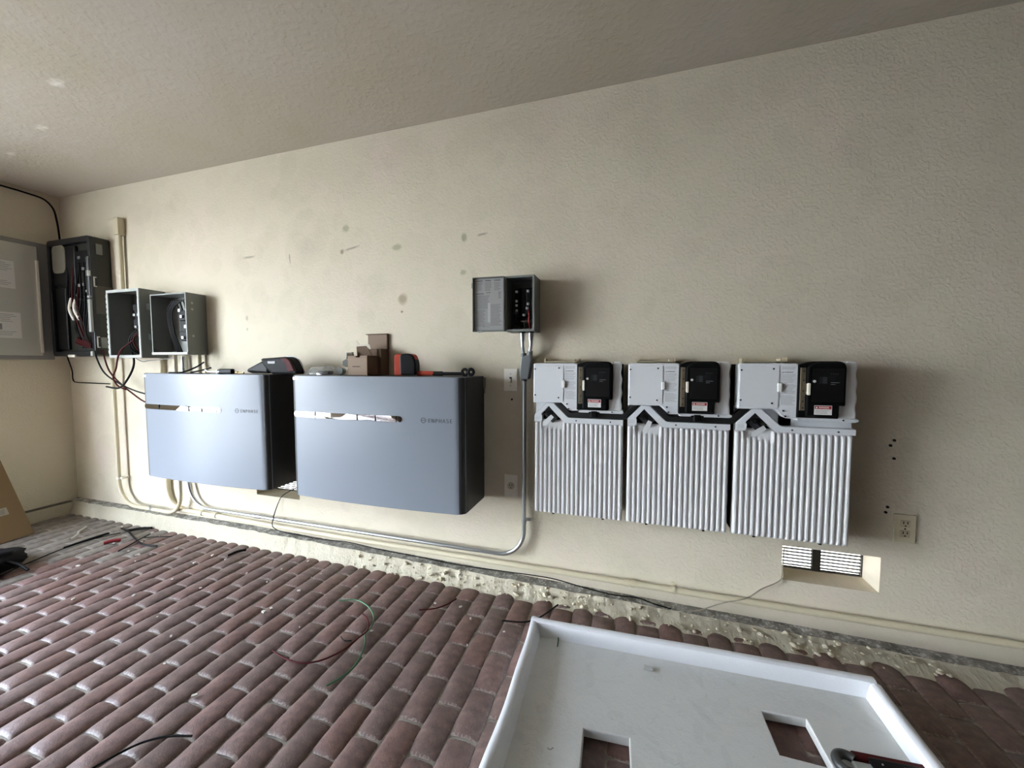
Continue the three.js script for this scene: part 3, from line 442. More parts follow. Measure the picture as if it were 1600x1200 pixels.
{
  const W = 0.33, H = 0.394, D = 0.125;
  const t = thing('junction_box', 'open dark grey box with black wiring just above the left covered battery', 'electrical box', [-3.02, 1.219, 0], 'open grey boxes near the corner');
  mesh('enclosure', shell(0, W, 0, H, D, 0.003, 0.008), M.grey, t);
  mesh('bottom_flange', box(0, W, 0.002, 0.016, D - 0.002, D + 0.004), M.greyLight, t);
  const sw = mesh('switch_block', [rbox(0.2, 0.31, 0.09, 0.29, 0.006, 0.08, 0.006), rbox(0.22, 0.3, 0.22, 0.27, 0.07, 0.1, 0.004), rbox(0.22, 0.3, 0.1, 0.15, 0.07, 0.1, 0.004)], M.black, t);
  for (const [x, y] of [[0.24, 0.285], [0.255, 0.245], [0.29, 0.18], [0.26, 0.11]]) mesh('terminal', rbox(x - 0.01, x + 0.01, y - 0.01, y + 0.01, 0.1, 0.11, 0.002), M.steel, sw);
  mesh('ground_bar', rbox(0.24, 0.32, 0.04, 0.075, 0.006, 0.07, 0.003), M.greyLight, t);
  for (let k = 0; k < 4; k++) mesh('wire', wireGeo([[0.2 + k * 0.03, 0.29, 0.08], [0.17 + k * 0.04, 0.35, 0.09], [0.11 + k * 0.015, 0.3, 0.09], [0.12 + k * 0.012, 0.16, 0.09], [0.14 + k * 0.014, 0.01, 0.06]], 0.0045), M.black, t);
  for (const [y, z] of [[0.33, 0.09], [0.29, 0.09], [0.12, 0.09]]) mesh('knockout', cyl(0.008, 0.002, W + 0.001, y, z, 'x', 12), M.greyLight, t);
}
for (const [x, what] of [[-2.735, 'thin']]) { const t = thing('beige_conduit', 'short cream painted conduit behind the left battery under the dark grey box', 'conduit'); mesh('tube', cyl(0.013, 0.62, x, 0.92, 0.03), M.cream, t); }
{ // big black cabinet, its cover off
  const W = 0.495, H = 0.845, D = 0.12;
  const t = thing('control_cabinet', 'large black cabinet without cover, full of wiring, in the wall corner', 'cabinet', [-4.12, 1.214, 0]);
  const side = std('#25281f', 0.5, 0.05), s = 0.025;
  mesh('enclosure', poly([[0, 0, s], [0, H, s], [W, H, s], [W, 0, s]], 0.002, D - 0.035, 0.003), side, t);
  const frameS = new THREE.Shape(); frameS.moveTo(0.03, 0); frameS.lineTo(W - 0.03, 0); frameS.quadraticCurveTo(W, 0, W, 0.03); frameS.lineTo(W, H - 0.03); frameS.quadraticCurveTo(W, H, W - 0.03, H); frameS.lineTo(0.03, H); frameS.quadraticCurveTo(0, H, 0, H - 0.03); frameS.lineTo(0, 0.03); frameS.quadraticCurveTo(0, 0, 0.03, 0);
  const hole = new THREE.Path(); hole.moveTo(0.03, 0.035); hole.lineTo(0.03, H - 0.04); hole.lineTo(W - 0.03, H - 0.04); hole.lineTo(W - 0.03, 0.035); hole.closePath(); frameS.holes.push(hole);
  mesh('front_frame', new THREE.ExtrudeGeometry(frameS, { depth: 0.03, bevelEnabled: true, bevelSize: 0.003, bevelOffset: -0.003, bevelThickness: 0.003, bevelSegments: 2 }).translate(0, 0, D - 0.036), std('#15181c', 0.35), t);
  mesh('display_board', [rbox(0.04, 0.3, 0.52, H - 0.05, D - 0.04, D - 0.012, 0.01), rbox(0.04, 0.16, 0.05, 0.5, D - 0.04, D - 0.018, 0.006)], std('#0c0e12', 0.3), t);
  mesh('oval_window', poly([[0.05, 0.605, 0.04], [0.05, 0.805, 0.04], [0.2, 0.805, 0.05], [0.2, 0.605, 0.05]], D - 0.014, D - 0.006, 0.003), std('#8a8678', 0.35, 0.3), t);
  const br = mesh('breaker_row', [rbox(0.2, 0.44, 0.42, 0.52, 0.08, 0.112, 0.004), rbox(0.22, 0.44, 0.3, 0.4, 0.08, 0.106, 0.004), rbox(0.3, 0.44, 0.6, 0.75, 0.08, 0.105, 0.004)], M.black, t);
  for (const [x, y] of [[0.35, 0.505], [0.4, 0.51], [0.3, 0.44], [0.42, 0.46], [0.41, 0.42], [0.36, 0.7], [0.4, 0.62]]) mesh('terminal', rbox(x - 0.012, x + 0.012, y - 0.01, y + 0.01, 0.108, 0.116, 0.003), M.steel, br);
  for (const [x, w] of [[0.245, 0.03], [0.3, 0.04]]) mesh('white_cable', wireGeo([[x, 0.42, 0.11], [x + 0.004, 0.34, 0.125], [x + w, 0.26, 0.115]], 0.011, 20, 8), M.ivory, t);
  const wr = rng(31); for (let k = 0; k < 9; k++) { const x = 0.2 + wr() * 0.22; mesh('wire', wireGeo([[x, 0.5 + wr() * 0.2, 0.105], [x + (wr() - 0.5) * 0.1, 0.38, 0.12], [0.28 + wr() * 0.14, 0.2, 0.118], [0.32 + wr() * 0.1, 0.06, 0.1]], 0.005), k % 4 === 2 ? M.redDark : M.black, t); }
  for (let k = 0; k < 4; k++) mesh('red_cable', wireGeo([[0.24 + k * 0.01, 0.1 + k * 0.012, 0.1], [0.33, 0.085 + k * 0.012, 0.124], [0.42, 0.06 + k * 0.01, 0.1]], 0.0055), M.redDark, t);
  for (const [y0, y1, m] of [[0.56, 0.6, 'a'], [0.17, 0.4, 'b'], [0.41, 0.425, 'b'], [0.0, 0.035, 'b']]) mesh('edge_rail', rbox(W - 0.028, W - 0.002, y0, y1, D - 0.004, D + 0.012, 0.004), m === 'a' ? M.steel : M.greyLight, t);
  mesh('edge_rail', rbox(W - 0.032, W - 0.004, 0.4, 0.7, D - 0.006, D + 0.008, 0.006), std('#5a5d5f', 0.25, 0.4), t);
  mesh('paper_corner', rbox(0.19, 0.27, -0.008, 0.012, D - 0.02, D + 0.004, 0.002), M.ivory, t);
  for (const y of [0.72, 0.06]) mesh('side_bracket', rbox(W - 0.002, W + 0.006, y, y + 0.075, 0.05, 0.085, 0.002), M.grey, t);
  for (const [y, h] of [[0.49, 0.07], [0.06, 0.08]]) mesh('hinge_clip', [box(W, W + 0.004, y, y + h, D - 0.02, D - 0.014), box(W, W + 0.004, y, y + 0.006, D - 0.03, D - 0.014), box(W, W + 0.004, y + h - 0.006, y + h, D - 0.03, D - 0.014)], M.white, t);
  mesh('side_label', decal(0, 0.1, 0, 0.2, 0).rotateY(Math.PI / 2).translate(W + 0.0008, 0.3, 0.1), std('#4b4a43', 0.6), t);
}
{ // load centre on the left wall
  const t = thing('load_center', 'flush grey breaker panel with door and paper stickers on the left wall', 'electrical panel', [XL, 1.19, 0]);
  const pg = std('#8a8984', 0.4, 0.1), pd = std('#c0beb4', 0.32, 0.1);
  mesh('trim', rbox(0.002, 0.03, 0, 0.855, 0.09, 0.62, 0.006), pg, t);
  const d = mesh('door', rbox(0.028, 0.042, 0.03, 0.82, 0.155, 0.57, 0.004), pd, t);
  mesh('door_edge', rbox(0.038, 0.056, 0.05, 0.72, 0.156, 0.168, 0.002), std('#f2eedb', 0.25, 0.1), d);  // pale colour stands in for the doorway reflected along this edge
  const stick = (seed) => std('#ffffff', 0.6, 0, { map: canvasTex(200, 300, (c, w, h) => { c.fillStyle = '#dddbd6'; c.fillRect(0, 0, w, h); lines(c, 16, 24, 165, 5, 20, '#7d7b76', 5, seed); c.fillStyle = '#8d8b86'; c.fillRect(30, 136, 60, 70); lines(c, 16, 222, 165, 3, 20, '#807e79', 5, seed + 1); }) });
  mesh('sticker', new THREE.PlaneGeometry(0.13, 0.19).rotateY(Math.PI / 2).translate(0.0428, 0.592, 0.335), stick(51), d);
  mesh('sticker', new THREE.PlaneGeometry(0.16, 0.18).rotateY(Math.PI / 2).translate(0.0428, 0.24, 0.335), stick(61), d);
  mesh('knob', cyl(0.01, 0.006, 0.045, 0.4, 0.32, 'x', 14), M.steel, d);
}

// ───────── switch, outlets, holes
function plate(name, label, cat, x, y, mat, slots, grp) {
  const t = thing(name, label, cat, [x, y, 0], grp); mesh('plate', rbox(-0.0355, 0.0355, -0.0575, 0.0575, 0.0005, 0.0065, 0.003), mat, t); slots(t, mat); return t;
}
const slotM = std('#1a1714', 0.8);
plate('light_switch', 'ivory toggle wall switch left of the steel conduit', 'switch', -0.576, 1.08, M.ivory, (t, m) => {
  mesh('slot', box(-0.006, 0.006, -0.014, 0.014, 0.006, 0.0068), slotM, t); mesh('toggle', rbox(-0.004, 0.004, -0.012, 0.006, 0.006, 0.019, 0.002), m, t);
  for (const y of [0.03, -0.03]) mesh('screw', cyl(0.003, 0.002, 0, y, 0.007, 'z', 10), M.steel, t); });
plate('wall_outlet', 'ivory single outlet low on the wall left of the conduit', 'outlet', -0.574, 0.533, M.ivory, (t, m) => {
  mesh('socket', cyl(0.0185, 0.004, 0, 0, 0.0075, 'z', 24), std('#c9c1ab', 0.5), t); for (const x of [-0.0065, 0.0065]) mesh('slot', box(x - 0.0014, x + 0.0014, 0, 0.009, 0.009, 0.0099), slotM, t); mesh('slot', cyl(0.0028, 0.0012, 0, -0.009, 0.0096, 'z', 10), slotM, t); });
plate('wall_outlet', 'cream painted duplex outlet on the wall at the far right', 'outlet', 1.048, 0.514, M.cream, (t, m) => {
  for (const y of [0.02, -0.02]) { mesh('socket', rbox(-0.015, 0.015, y - 0.014, y + 0.014, 0.004, 0.0085, 0.004), std('#bdb296', 0.5), t); for (const x of [-0.0065, 0.0065]) mesh('slot', box(x - 0.0016, x + 0.0016, y, y + 0.009, 0.0084, 0.009), slotM, t); mesh('slot', cyl(0.0028, 0.0012, 0, y - 0.008, 0.0088, 'z', 10), slotM, t); }
  mesh('screw', cyl(0.003, 0.002, 0, 0, 0.007, 'z', 10), M.screw, t); });
{
  const L = [[1.001, 0.862, 'uppermost of three screws in the shaded wall right of the last battery'], [0.99, 0.841, 'middle of three screws in the shaded wall right of the last battery'], [1.003, 0.79, 'lowest of three screws in the shaded wall right of the last battery'], [0.991, 0.594, 'upper of two small screws just left of the right outlet'], [0.986, 0.572, 'lower of two small screws just left of the right outlet'], [-0.57, 0.98, 'single dark screw in the wall under the toggle switch']];
  for (const [x, y, l] of L) { const t = thing('wall_screw', l, 'screw', [x, y, 0], 'screws left in the wall'); mesh('head', [cyl(0.005, 0.004, 0, 0, 0.003, 'z', 10)], slotM, t); }
}

// ───────── wires on the walls
function wire(name, label, pts, r, mat, cat = 'wire', grp) { const t = thing(name, label, cat, [0, 0, 0], grp); mesh('strand', wireGeo(pts, r), mat, t); return t; }
wire('black_cable', 'black cable along the ceiling line of the left wall down to the black cabinet', [[-4.183, 2.385, 1.15], [-4.183, 2.392, 0.6], [-4.183, 2.393, 0.296], [-4.183, 2.391, 0.177], [-4.182, 2.379, 0.085], [-4.178, 2.332, 0.045], [-4.172, 2.242, 0.03], [-4.1, 2.05, 0.05]], 0.006, M.black, 'cable');
wire('thin_black_wire', 'thin black wire below the black cabinet turning sideways along the wall', [[-4.149, 1.215, 0.03], [-4.149, 1.1, 0.008], [-4.147, 1.045, 0.008], [-4.135, 1.022, 0.008], [-4.1, 1.016, 0.008], [-3.9, 1.012, 0.008], [-3.7, 1.009, 0.008]], 0.004, M.black);
wire('loose_red_wire', 'red wire drooping from the black cabinet toward the left battery', [[-3.615, 1.26, 0.08], [-3.585, 1.2, 0.09], [-3.55, 1.107, 0.085], [-3.42, 1.01, 0.085], [-3.31, 0.95, 0.085], [-3.2, 0.9, 0.085], [-3.0, 0.86, 0.085], [-2.9, 0.84, 0.085]], 0.005, M.redDark);
wire('loose_black_wire', 'black wire drooping from the black cabinet across to the left battery', [[-3.625, 1.25, 0.12], [-3.565, 1.19, 0.14], [-3.52, 1.1, 0.13], [-3.4, 1.03, 0.12], [-3.28, 0.985, 0.11], [-3.12, 0.955, 0.115], [-2.9, 0.93, 0.115]], 0.005, M.black);
wire('loose_red_wire', 'red wire hanging out of the pale rimmed box and curving back', [[-3.17, 1.32, 0.14], [-3.25, 1.25, 0.17], [-3.3, 1.19, 0.165], [-3.33, 1.13, 0.16], [-3.375, 1.06, 0.155], [-3.34, 1.01, 0.15], [-3.27, 0.985, 0.145]], 0.005, M.redDark);
wire('loose_black_wire', 'black wire loop hanging below the pale rimmed box', [[-3.2, 1.24, 0.14], [-3.2, 1.19, 0.13], [-3.195, 1.13, 0.14], [-3.2, 1.04, 0.18], [-3.25, 1.0, 0.19], [-3.38, 1.005, 0.19]], 0.006, M.black);
wire('thin_grey_wire', 'thin grey wire slack between the two open boxes', [[-3.24, 1.2, 0.1], [-3.17, 1.175, 0.1], [-3.1, 1.182, 0.1], [-2.98, 1.19, 0.09], [-2.9, 1.2, 0.08]], 0.003, M.grey);
wire('sensor_wire', 'thin dark wire from the hidden vent down and along the ledge', [[-2.05, 0.36, -0.08], [-2.08, 0.33, 0.012], [-2.115, 0.28, 0.015], [-2.13, 0.18, 0.046], [-2.13, 0.14, 0.05], [-2.09, 0.112, 0.04], [-1.95, 0.1, 0.03], [-1.75, 0.096, 0.028], [-1.6, 0.1, 0.02], [-1.35, 0.09, 0.025], [-1.1, 0.086, 0.028], [-0.85, 0.08, 0.03], [-0.6, 0.083, 0.025], [-0.35, 0.085, 0.022], [-0.2, 0.075, 0.035], [-0.05, 0.066, 0.04], [0.06, 0.068, 0.035], [0.12, 0.06, 0.045], [0.2, 0.052, 0.05]], 0.0026, M.blackMatte);
wire('sensor_wire', 'thin pale wire from the glowing vent sagging down to the ledge', [[0.66, 0.36, -0.04], [0.642, 0.3, 0.004], [0.64, 0.245, 0.008], [0.56, 0.19, 0.02], [0.5, 0.155, 0.045], [0.4, 0.115, 0.05], [0.3, 0.06, 0.046], [0.22, 0.05, 0.04]], 0.0024, std('#8d8675', 0.6));

// ───────── things on top of the batteries (tops at y 1.101 and 1.099)
{ // cordless driver lying on its side
  const t = thing('cordless_drill', 'black and dark red cordless drill lying on the left covered battery', 'drill', [-1.95, 1.101, 0.15]);
  mesh('body', poly([[-0.075, 0.09, 0.006], [0.105, 0.1, 0.015], [0.146, 0.085, 0.02], [0.185, 0.02, 0.01], [0.178, 0.002, 0.004], [0.0, 0.0, 0.01], [-0.06, 0.05, 0.02]], -0.035, 0.03, 0.012), M.dark, t);
  mesh('side_panel', poly([[0.07, 0.09, 0.01], [0.11, 0.094, 0.012], [0.14, 0.08, 0.015], [0.172, 0.02, 0.01], [0.12, 0.015, 0.01], [0.11, 0.06, 0.02]], -0.037, 0.033, 0.004), M.redDark, t);
  mesh('handle', [poly([[-0.19, 0.012, 0.006], [-0.185, 0.032, 0.008], [-0.07, 0.078, 0.01], [-0.02, 0.05, 0.02], [-0.03, 0.004, 0.01], [-0.16, 0.004, 0.006]], -0.028, 0.026, 0.012)], M.black, t);
  mesh('pale_edge', wireGeo([[0.06, 0.1, -0.02], [0.11, 0.1015, -0.02], [0.15, 0.085, -0.02], [0.189, 0.02, -0.02], [0.189, 0.008, -0.02]], 0.004), M.white, t);
  mesh('logo_plate', rbox(-0.02, 0.035, 0.06, 0.075, 0.028, 0.032, 0.001), std('#3a3a3a', 0.4), t);
}
{
  const t = thing('wire_stripper', 'steel pliers with black handles lying on the left covered battery', 'pliers', [-2.3, 1.101, 0.19]);
  mesh('jaw', [rbox(-0.13, -0.02, 0.006, 0.018, -0.012, 0.008, 0.004), wireGeo([[-0.15, 0.024, 0], [-0.13, 0.014, 0], [-0.1, 0.012, 0]], 0.004)], M.steel, t);
  mesh('handle', [rbox(-0.03, 0.075, 0.0, 0.03, -0.014, 0.012, 0.008)], M.black, t); mesh('pivot', cyl(0.009, 0.024, -0.045, 0.012, 0, 'y', 14), M.chrome, t);
}
{ const t = thing('brass_bit', 'small brass coloured bit lying between the pliers and the drill', 'drill bit', [-2.19, 1.101, 0.18]); mesh('shank', [cyl(0.005, 0.05, 0.01, 0.006, 0, 'x', 10), cyl(0.008, 0.02, -0.02, 0.008, 0, 'x', 6)], std('#a08a58', 0.35, 0.8), t); }
wire('wire_offcut', 'black cable end curling over the left top corner of the left battery', [[-2.8, 1.104, 0.17], [-2.72, 1.108, 0.14], [-2.66, 1.14, 0.1], [-2.62, 1.17, 0.08]], 0.005, M.black, 'wire');
wire('wire_offcut', 'short black cable end beside the pipe behind the left battery', [[-2.65, 1.105, 0.14], [-2.58, 1.12, 0.12], [-2.53, 1.135, 0.1]], 0.005, M.black, 'wire');
const card = std('#8f7b69', 0.85), cardPale = std('#c9c0b2', 0.85), cardDark = std('#64503f', 0.88);
const cardPrint = std('#ffffff', 0.85, 0, { map: canvasTex(256, 200, (c, w, h) => { c.fillStyle = '#988472'; c.fillRect(0, 0, w, h); const R = rng(3); for (let i = 0; i < 400; i++) { c.fillStyle = 'rgba(90,70,50,0.06)'; c.fillRect(R() * w, R() * h, 10 + R() * 30, 1); } c.fillStyle = '#4a3a30'; lines(c, 60, 96, 150, 1, 10, '#54443a', 14, 7); }) });
{ // small opened carton: front box with flap up
  const t = thing('cardboard_carton', 'small open cardboard carton with raised flaps on the right covered battery', 'box', [-1.37, 1.101, 0.13]);
  mesh('front_wall', poly([[-0.061, 0], [-0.061, 0.103], [-0.012, 0.103, 0.004], [-0.01, 0.094, 0.004], [0.016, 0.094, 0.004], [0.02, 0.103, 0.004], [0.06, 0.103], [0.06, 0]], 0.037, 0.04), card, t);
  mesh('print', decal(-0.058, 0.057, 0.004, 0.09, 0.0406), cardPrint, t);
  mesh('side_wall', [box(-0.061, -0.058, 0, 0.103, -0.05, 0.037), box(0.057, 0.06, 0, 0.103, -0.05, 0.037), box(-0.058, 0.057, 0, 0.003, -0.05, 0.037), box(-0.058, 0.057, 0, 0.14, -0.053, -0.05)], cardDark, t);
  mesh('side_flap', poly([[-0.07, 0.1], [-0.074, 0.155, 0.004], [-0.01, 0.158, 0.006], [0.025, 0.106]], -0.05, -0.047), cardDark, t);
  mesh('top_flap', poly([[-0.078, 0.155], [-0.078, 0.19, 0.003], [-0.06, 0.168], [0.005, 0.166], [0.028, 0.108], [0.02, 0.106], [-0.004, 0.158]], -0.056, -0.053), cardPale, t);
}
{
  const t = thing('cardboard_carton', 'taller brown cardboard carton standing behind the small carton', 'box', [-1.36, 1.101, 0.05]);
  mesh('front_wall', box(-0.062, 0.066, 0, 0.142, 0.02, 0.023), cardDark, t);
  mesh('side_wall', [box(0.063, 0.066, 0, 0.142, -0.044, 0.02), box(-0.062, -0.059, 0, 0.142, -0.044, 0.02), box(-0.062, 0.066, 0, 0.142, -0.047, -0.044), box(-0.059, 0.063, 0, 0.003, -0.044, 0.02)], cardDark, t);
  mesh('back_flap', [box(-0.066, 0.06, 0.14, 0.226, -0.047, -0.044)], card, t); mesh('flap_fold', [box(-0.07, 0.066, 0.224, 0.228, -0.05, -0.03), box(0.06, 0.066, 0.14, 0.228, -0.05, -0.036)], cardDark, t);
}
{ // tape measure stood on end
  const t = thing('tape_measure', 'red orange and black tape measure standing on the right covered battery', 'tape measure', [-1.08, 1.101, 0.17]);
  const o = [[-0.055, 0, 0.012], [-0.055, 0.108, 0.018], [0.05, 0.112, 0.03], [0.062, 0.07, 0.02], [0.06, 0.004, 0.008]];
  mesh('case', poly(o, -0.03, 0.018, 0.006), M.orange, t); mesh('grip', poly([[-0.02, 0.002, 0.012], [-0.022, 0.11, 0.02], [0.045, 0.113, 0.03], [0.064, 0.07, 0.02], [0.062, 0.004, 0.008]], -0.033, 0.024, 0.007), M.black, t);
  mesh('blade_hook', rbox(0.06, 0.068, 0.004, 0.022, -0.008, 0.008, 0.002), M.chrome, t); t.rotation.y = 0.12;
}
{ // ratchet with orange collar
  const t = thing('crimping_tool', 'black crimping tool with orange grip lying at the right battery edge', 'tool', [-0.87, 1.101, 0.16]);
  mesh('grip', cyl(0.011, 0.09, -0.1, 0.013, 0, 'x', 14, 0.013), M.orange, t); mesh('shaft', [cyl(0.011, 0.05, -0.035, 0.012, 0, 'x', 12), cyl(0.008, 0.12, 0.045, 0.012, 0, 'x', 12)], M.black, t);
  mesh('head', [new THREE.TorusGeometry(0.014, 0.007, 8, 20).translate(0.11, 0.02, 0), new THREE.TorusGeometry(0.013, 0.008, 8, 20).translate(0.142, 0.021, 0)], M.black, t);
}
{ // crumpled clear bag with fittings
  const t = thing('plastic_bag', 'crumpled clear plastic bag of black parts on the right covered battery', 'bag', [-1.6, 1.101, 0.16]);
  const g = new THREE.SphereGeometry(1, 26, 14, 0, Math.PI * 2, 0, Math.PI / 2), p = g.attributes.position; for (let i = 0; i < p.count; i++) { const x = p.getX(i), y = p.getY(i), z = p.getZ(i), k = 0.75 + 0.5 * vnoise(x * 4 + 9, z * 4 + y * 3 + 9, 64, 5); p.setXYZ(i, x * 0.095 * k, y * 0.045 * k, z * 0.05 * k); } g.computeVertexNormals();
  mesh('film', g, std('#f2f5f5', 0.18, 0, { transmission: 0.85, thickness: 0, side: THREE.DoubleSide }), t);
  mesh('parts', [rbox(-0.02, 0.05, 0.001, 0.022, -0.02, 0.02, 0.006), rbox(-0.05, -0.01, 0.001, 0.014, -0.015, 0.015, 0.005)], M.black, t);
}
{
  const R = rng(66); const P = [[-1.5, 0, 0.14], [-1.462, 0, 0.1], [-1.478, 0.042, 0.115], [-1.47, 0.084, 0.108]];
  P.forEach(([x, y, z], i) => { const t = thing('conduit_fitting', ['lowest front metal connector in the heap left of the carton', 'metal connector at the bottom of the heap touching the carton', 'metal connector in the middle of the heap beside the carton', 'topmost metal connector of the heap beside the carton'][i], 'fitting', [x, 1.101 + y, z], 'metal connectors beside the carton');
    mesh('barrel', [cyl(0.015, 0.03, 0, 0.017, 0, i % 2 ? 'x' : 'z', 14)], M.steel, t); mesh('nut', cyl(0.018, 0.008, i % 2 ? 0.012 : 0, 0.018, i % 2 ? 0 : 0.012, i % 2 ? 'x' : 'z', 6), M.grey, t); t.rotation.y = R() * 1.2; t.scale.setScalar(1.2); });
}

// ───────── on the floor
{ // white packing tray lying face up
  const t = thing('foam_tray', 'large white foam packing tray with two square holes on the brick floor', 'packaging', [-0.38, 0.006, 0.33]);
  // tray x 0…1.2, z 0…0.95
  const W = 1.205, L = 0.98, th = 0.022, hgt = 0.085;
  const s = new THREE.Shape(); s.moveTo(0.01, -0.01); s.lineTo(W - 0.01, -0.01); s.lineTo(W - 0.01, -L); s.lineTo(0.01, -L); s.closePath();
  for (const [x0, x1, z0, z1] of [[0.252, 0.388, 0.402, 0.56], [0.805, 0.932, 0.19, 0.335]]) { const h = new THREE.Path(); h.moveTo(x0, -z0); h.lineTo(x0, -z1); h.lineTo(x1, -z1 - 0.004); h.lineTo(x1 - 0.002, -z0 + 0.004); h.closePath(); s.holes.push(h); }
  const fg = new THREE.ExtrudeGeometry(s, { depth: th, bevelEnabled: true, bevelSize: 0.004, bevelOffset: -0.004, bevelThickness: 0.004, bevelSegments: 2 }).rotateX(-Math.PI / 2).translate(0, 0.004, 0);
  const dirt = canvasTex(1024, 840, (c, w, h) => { c.fillStyle = '#d9d9d5'; c.fillRect(0, 0, w, h); const R = rng(12); for (let i = 0; i < 260; i++) { c.fillStyle = 'rgba(120,118,112,' + (0.02 + R() * 0.03) + ')'; c.beginPath(); c.ellipse(R() * w, R() * h, 4 + R() * 40, 3 + R() * 18, R() * 3, 0, 7); c.fill(); } for (let i = 0; i < 60; i++) { c.strokeStyle = 'rgba(110,108,104,0.16)'; c.lineWidth = 1.5; const x = R() * w, y = R() * h; c.beginPath(); c.moveTo(x, y); c.quadraticCurveTo(x + 12 * R(), y - 14 * R(), x + 20 * R(), y + 12 * R()); c.stroke(); } for (let i = 0; i < 8; i++) { c.strokeStyle = 'rgba(84,82,78,0.5)'; c.lineWidth = 3; const x = R() * w, y = R() * h * 0.6; c.beginPath(); c.moveTo(x, y); c.quadraticCurveTo(x + 6, y - 8, x + 14, y + 4); c.stroke(); } });
  const p = fg.attributes.position, uv = fg.attributes.uv; for (let i = 0; i < p.count; i++) uv.setXY(i, p.getX(i) / W, p.getZ(i) / L);
  mesh('tray_bottom', fg, std('#ffffff', 0.9, 0, { map: dirt, bumpMap: rep(gritBump, 6, 6), bumpScale: 0.0012 }), t);
  const fm = std('#e7e9ec', 0.85, 0, { bumpMap: rep(gritBump, 4, 4), bumpScale: 0.0006 });
  // rims: section in (across, up), pushed along the side, a little wavy
  const rim = (len, wob, lean = 0, fx = 1, turn = 0) => { const prof = [[0, 0], [-0.004 - lean, hgt * 0.6], [0.002 - lean, hgt - 0.004], [0.01 - lean, hgt], [0.024 - lean, hgt - 0.001], [0.031 - lean, hgt - 0.006], [0.04, 0.035], [0.05, th]], n = 40, pos = [], u2 = [], ix = [];
    for (let i = 0; i <= n; i++) { const d = len * i / n, o = wob * (0.012 * Math.sin(d * 5.5) + 0.004 * Math.sin(d * 17)), k = 1 - wob * 0.04 * (1 + Math.sin(d * 7 + 1)); prof.forEach(([a, b]) => { const xx = fx * (a + o * b / hgt); turn ? pos.push(d, b * k, xx) : pos.push(xx, b * k, d); u2.push(a + b, d); }); }
    const m = prof.length; for (let i = 0; i < n; i++) for (let j = 0; j < m - 1; j++) { const a = i * m + j; ix.push(a, a + m, a + m + 1, a, a + m + 1, a + 1); }
    for (const i of [0, n]) for (let j = 1; j < m - 1; j++) { const a = i * m; i ? ix.push(a, a + j + 1, a + j) : ix.push(a, a + j, a + j + 1); }
    const g = new THREE.BufferGeometry(); g.setAttribute('position', new THREE.Float32BufferAttribute(pos, 3)); g.setAttribute('uv', new THREE.Float32BufferAttribute(u2, 2)); if (fx > 0 !== !!turn) for (let i = 0; i < ix.length; i += 3) [ix[i], ix[i + 1]] = [ix[i + 1], ix[i]]; g.setIndex(ix); return BGU.toCreasedNormals(g, 0.7); };
  fm.side = THREE.DoubleSide;
  mesh('rim', rim(L, 0.6, 0.004), fm, t);
  mesh('rim', rim(W - 0.012, 0.15, 0, 1, 1).translate(0.004, 0, 0), fm, t);
  const rr = mesh('rim', rim(L - 0.03, 0.1, 0, -1), fm, t); rr.position.set(W, 0, 0.04); rr.rotation.y = -0.03;
  t.rotation.y = 0.03;
}
{ // sawzall-like tool at the bottom edge of the picture
  const t = thing('folding_tool', 'dark red and black hand tool lying on the foam tray', 'tool', [0.62, 0.0385, 0.595]);
  mesh('jaw', [new THREE.TorusGeometry(0.028, 0.012, 10, 24, 4.4).rotateX(-Math.PI / 2).rotateY(0.6).translate(-0.02, 0.014, 0.036)], std('#4a4b4a', 0.45, 0.4), t);
  mesh('grip', [rbox(0.0, 0.24, 0.0, 0.024, -0.002, 0.02, 0.006)], M.redDark, t); mesh('insert', rbox(0.035, 0.22, 0.003, 0.027, 0.012, 0.07, 0.006), M.black, t);
  mesh('blade', rbox(-0.01, 0.06, 0.002, 0.018, 0.024, 0.07, 0.006), M.greyLight, t); const R = rng(9);
  for (let i = 0; i < 6; i++) mesh('stud', cyl(0.0022, 0.003, 0.06 + i * 0.026, 0.028, 0.03 + R() * 0.012, 'y', 8), M.steel, t); t.rotation.y = 0.06;
}
{ const t = thing('plastic_chip', 'small pale plastic chip lying in the middle of the foam tray', 'scrap', [0.085, 0.0385, 0.425]); mesh('chip', rbox(-0.016, 0.016, 0, 0.008, -0.009, 0.009, 0.003), std('#c4c4c0', 0.35), t); }
wire('wire_scrap', 'tiny green wire scrap in the far corner of the foam tray', [[-0.262, 0.041, 0.355], [-0.258, 0.041, 0.38], [-0.255, 0.041, 0.415]], 0.0025, M.green, 'wire', 'wire scraps on the floor');
wire('wire_scrap', 'long curly green wire scrap lying on the bricks', [[-1.334, 0.007, 0.383], [-1.263, 0.01, 0.356], [-1.168, 0.012, 0.384], [-1.092, 0.012, 0.442], [-1.063, 0.009, 0.499], [-1.061, 0.008, 0.54], [-1.029, 0.012, 0.582], [-0.999, 0.012, 0.643], [-0.985, 0.01, 0.715], [-1.0, 0.009, 0.766], [-1.023, 0.007, 0.803]], 0.0032, M.green, 'wire', 'wire scraps on the floor');
wire('wire_scrap', 'long curved dark red wire scrap crossing the green one', [[-1.353, 0.012, 0.733], [-1.274, 0.008, 0.747], [-1.196, 0.008, 0.747], [-1.132, 0.01, 0.718], [-1.082, 0.014, 0.654], [-1.064, 0.018, 0.581], [-1.063, 0.015, 0.521], [-1.112, 0.012, 0.462], [-1.163, 0.008, 0.431]], 0.0032, M.redDark, 'wire', 'wire scraps on the floor');
wire('wire_scrap', 'short dark red wire scrap on the bricks near the sill', [[-0.926, 0.007, 0.33], [-0.858, 0.008, 0.299], [-0.816, 0.008, 0.251], [-0.795, 0.008, 0.202]], 0.0032, M.redDark, 'wire', 'wire scraps on the floor');
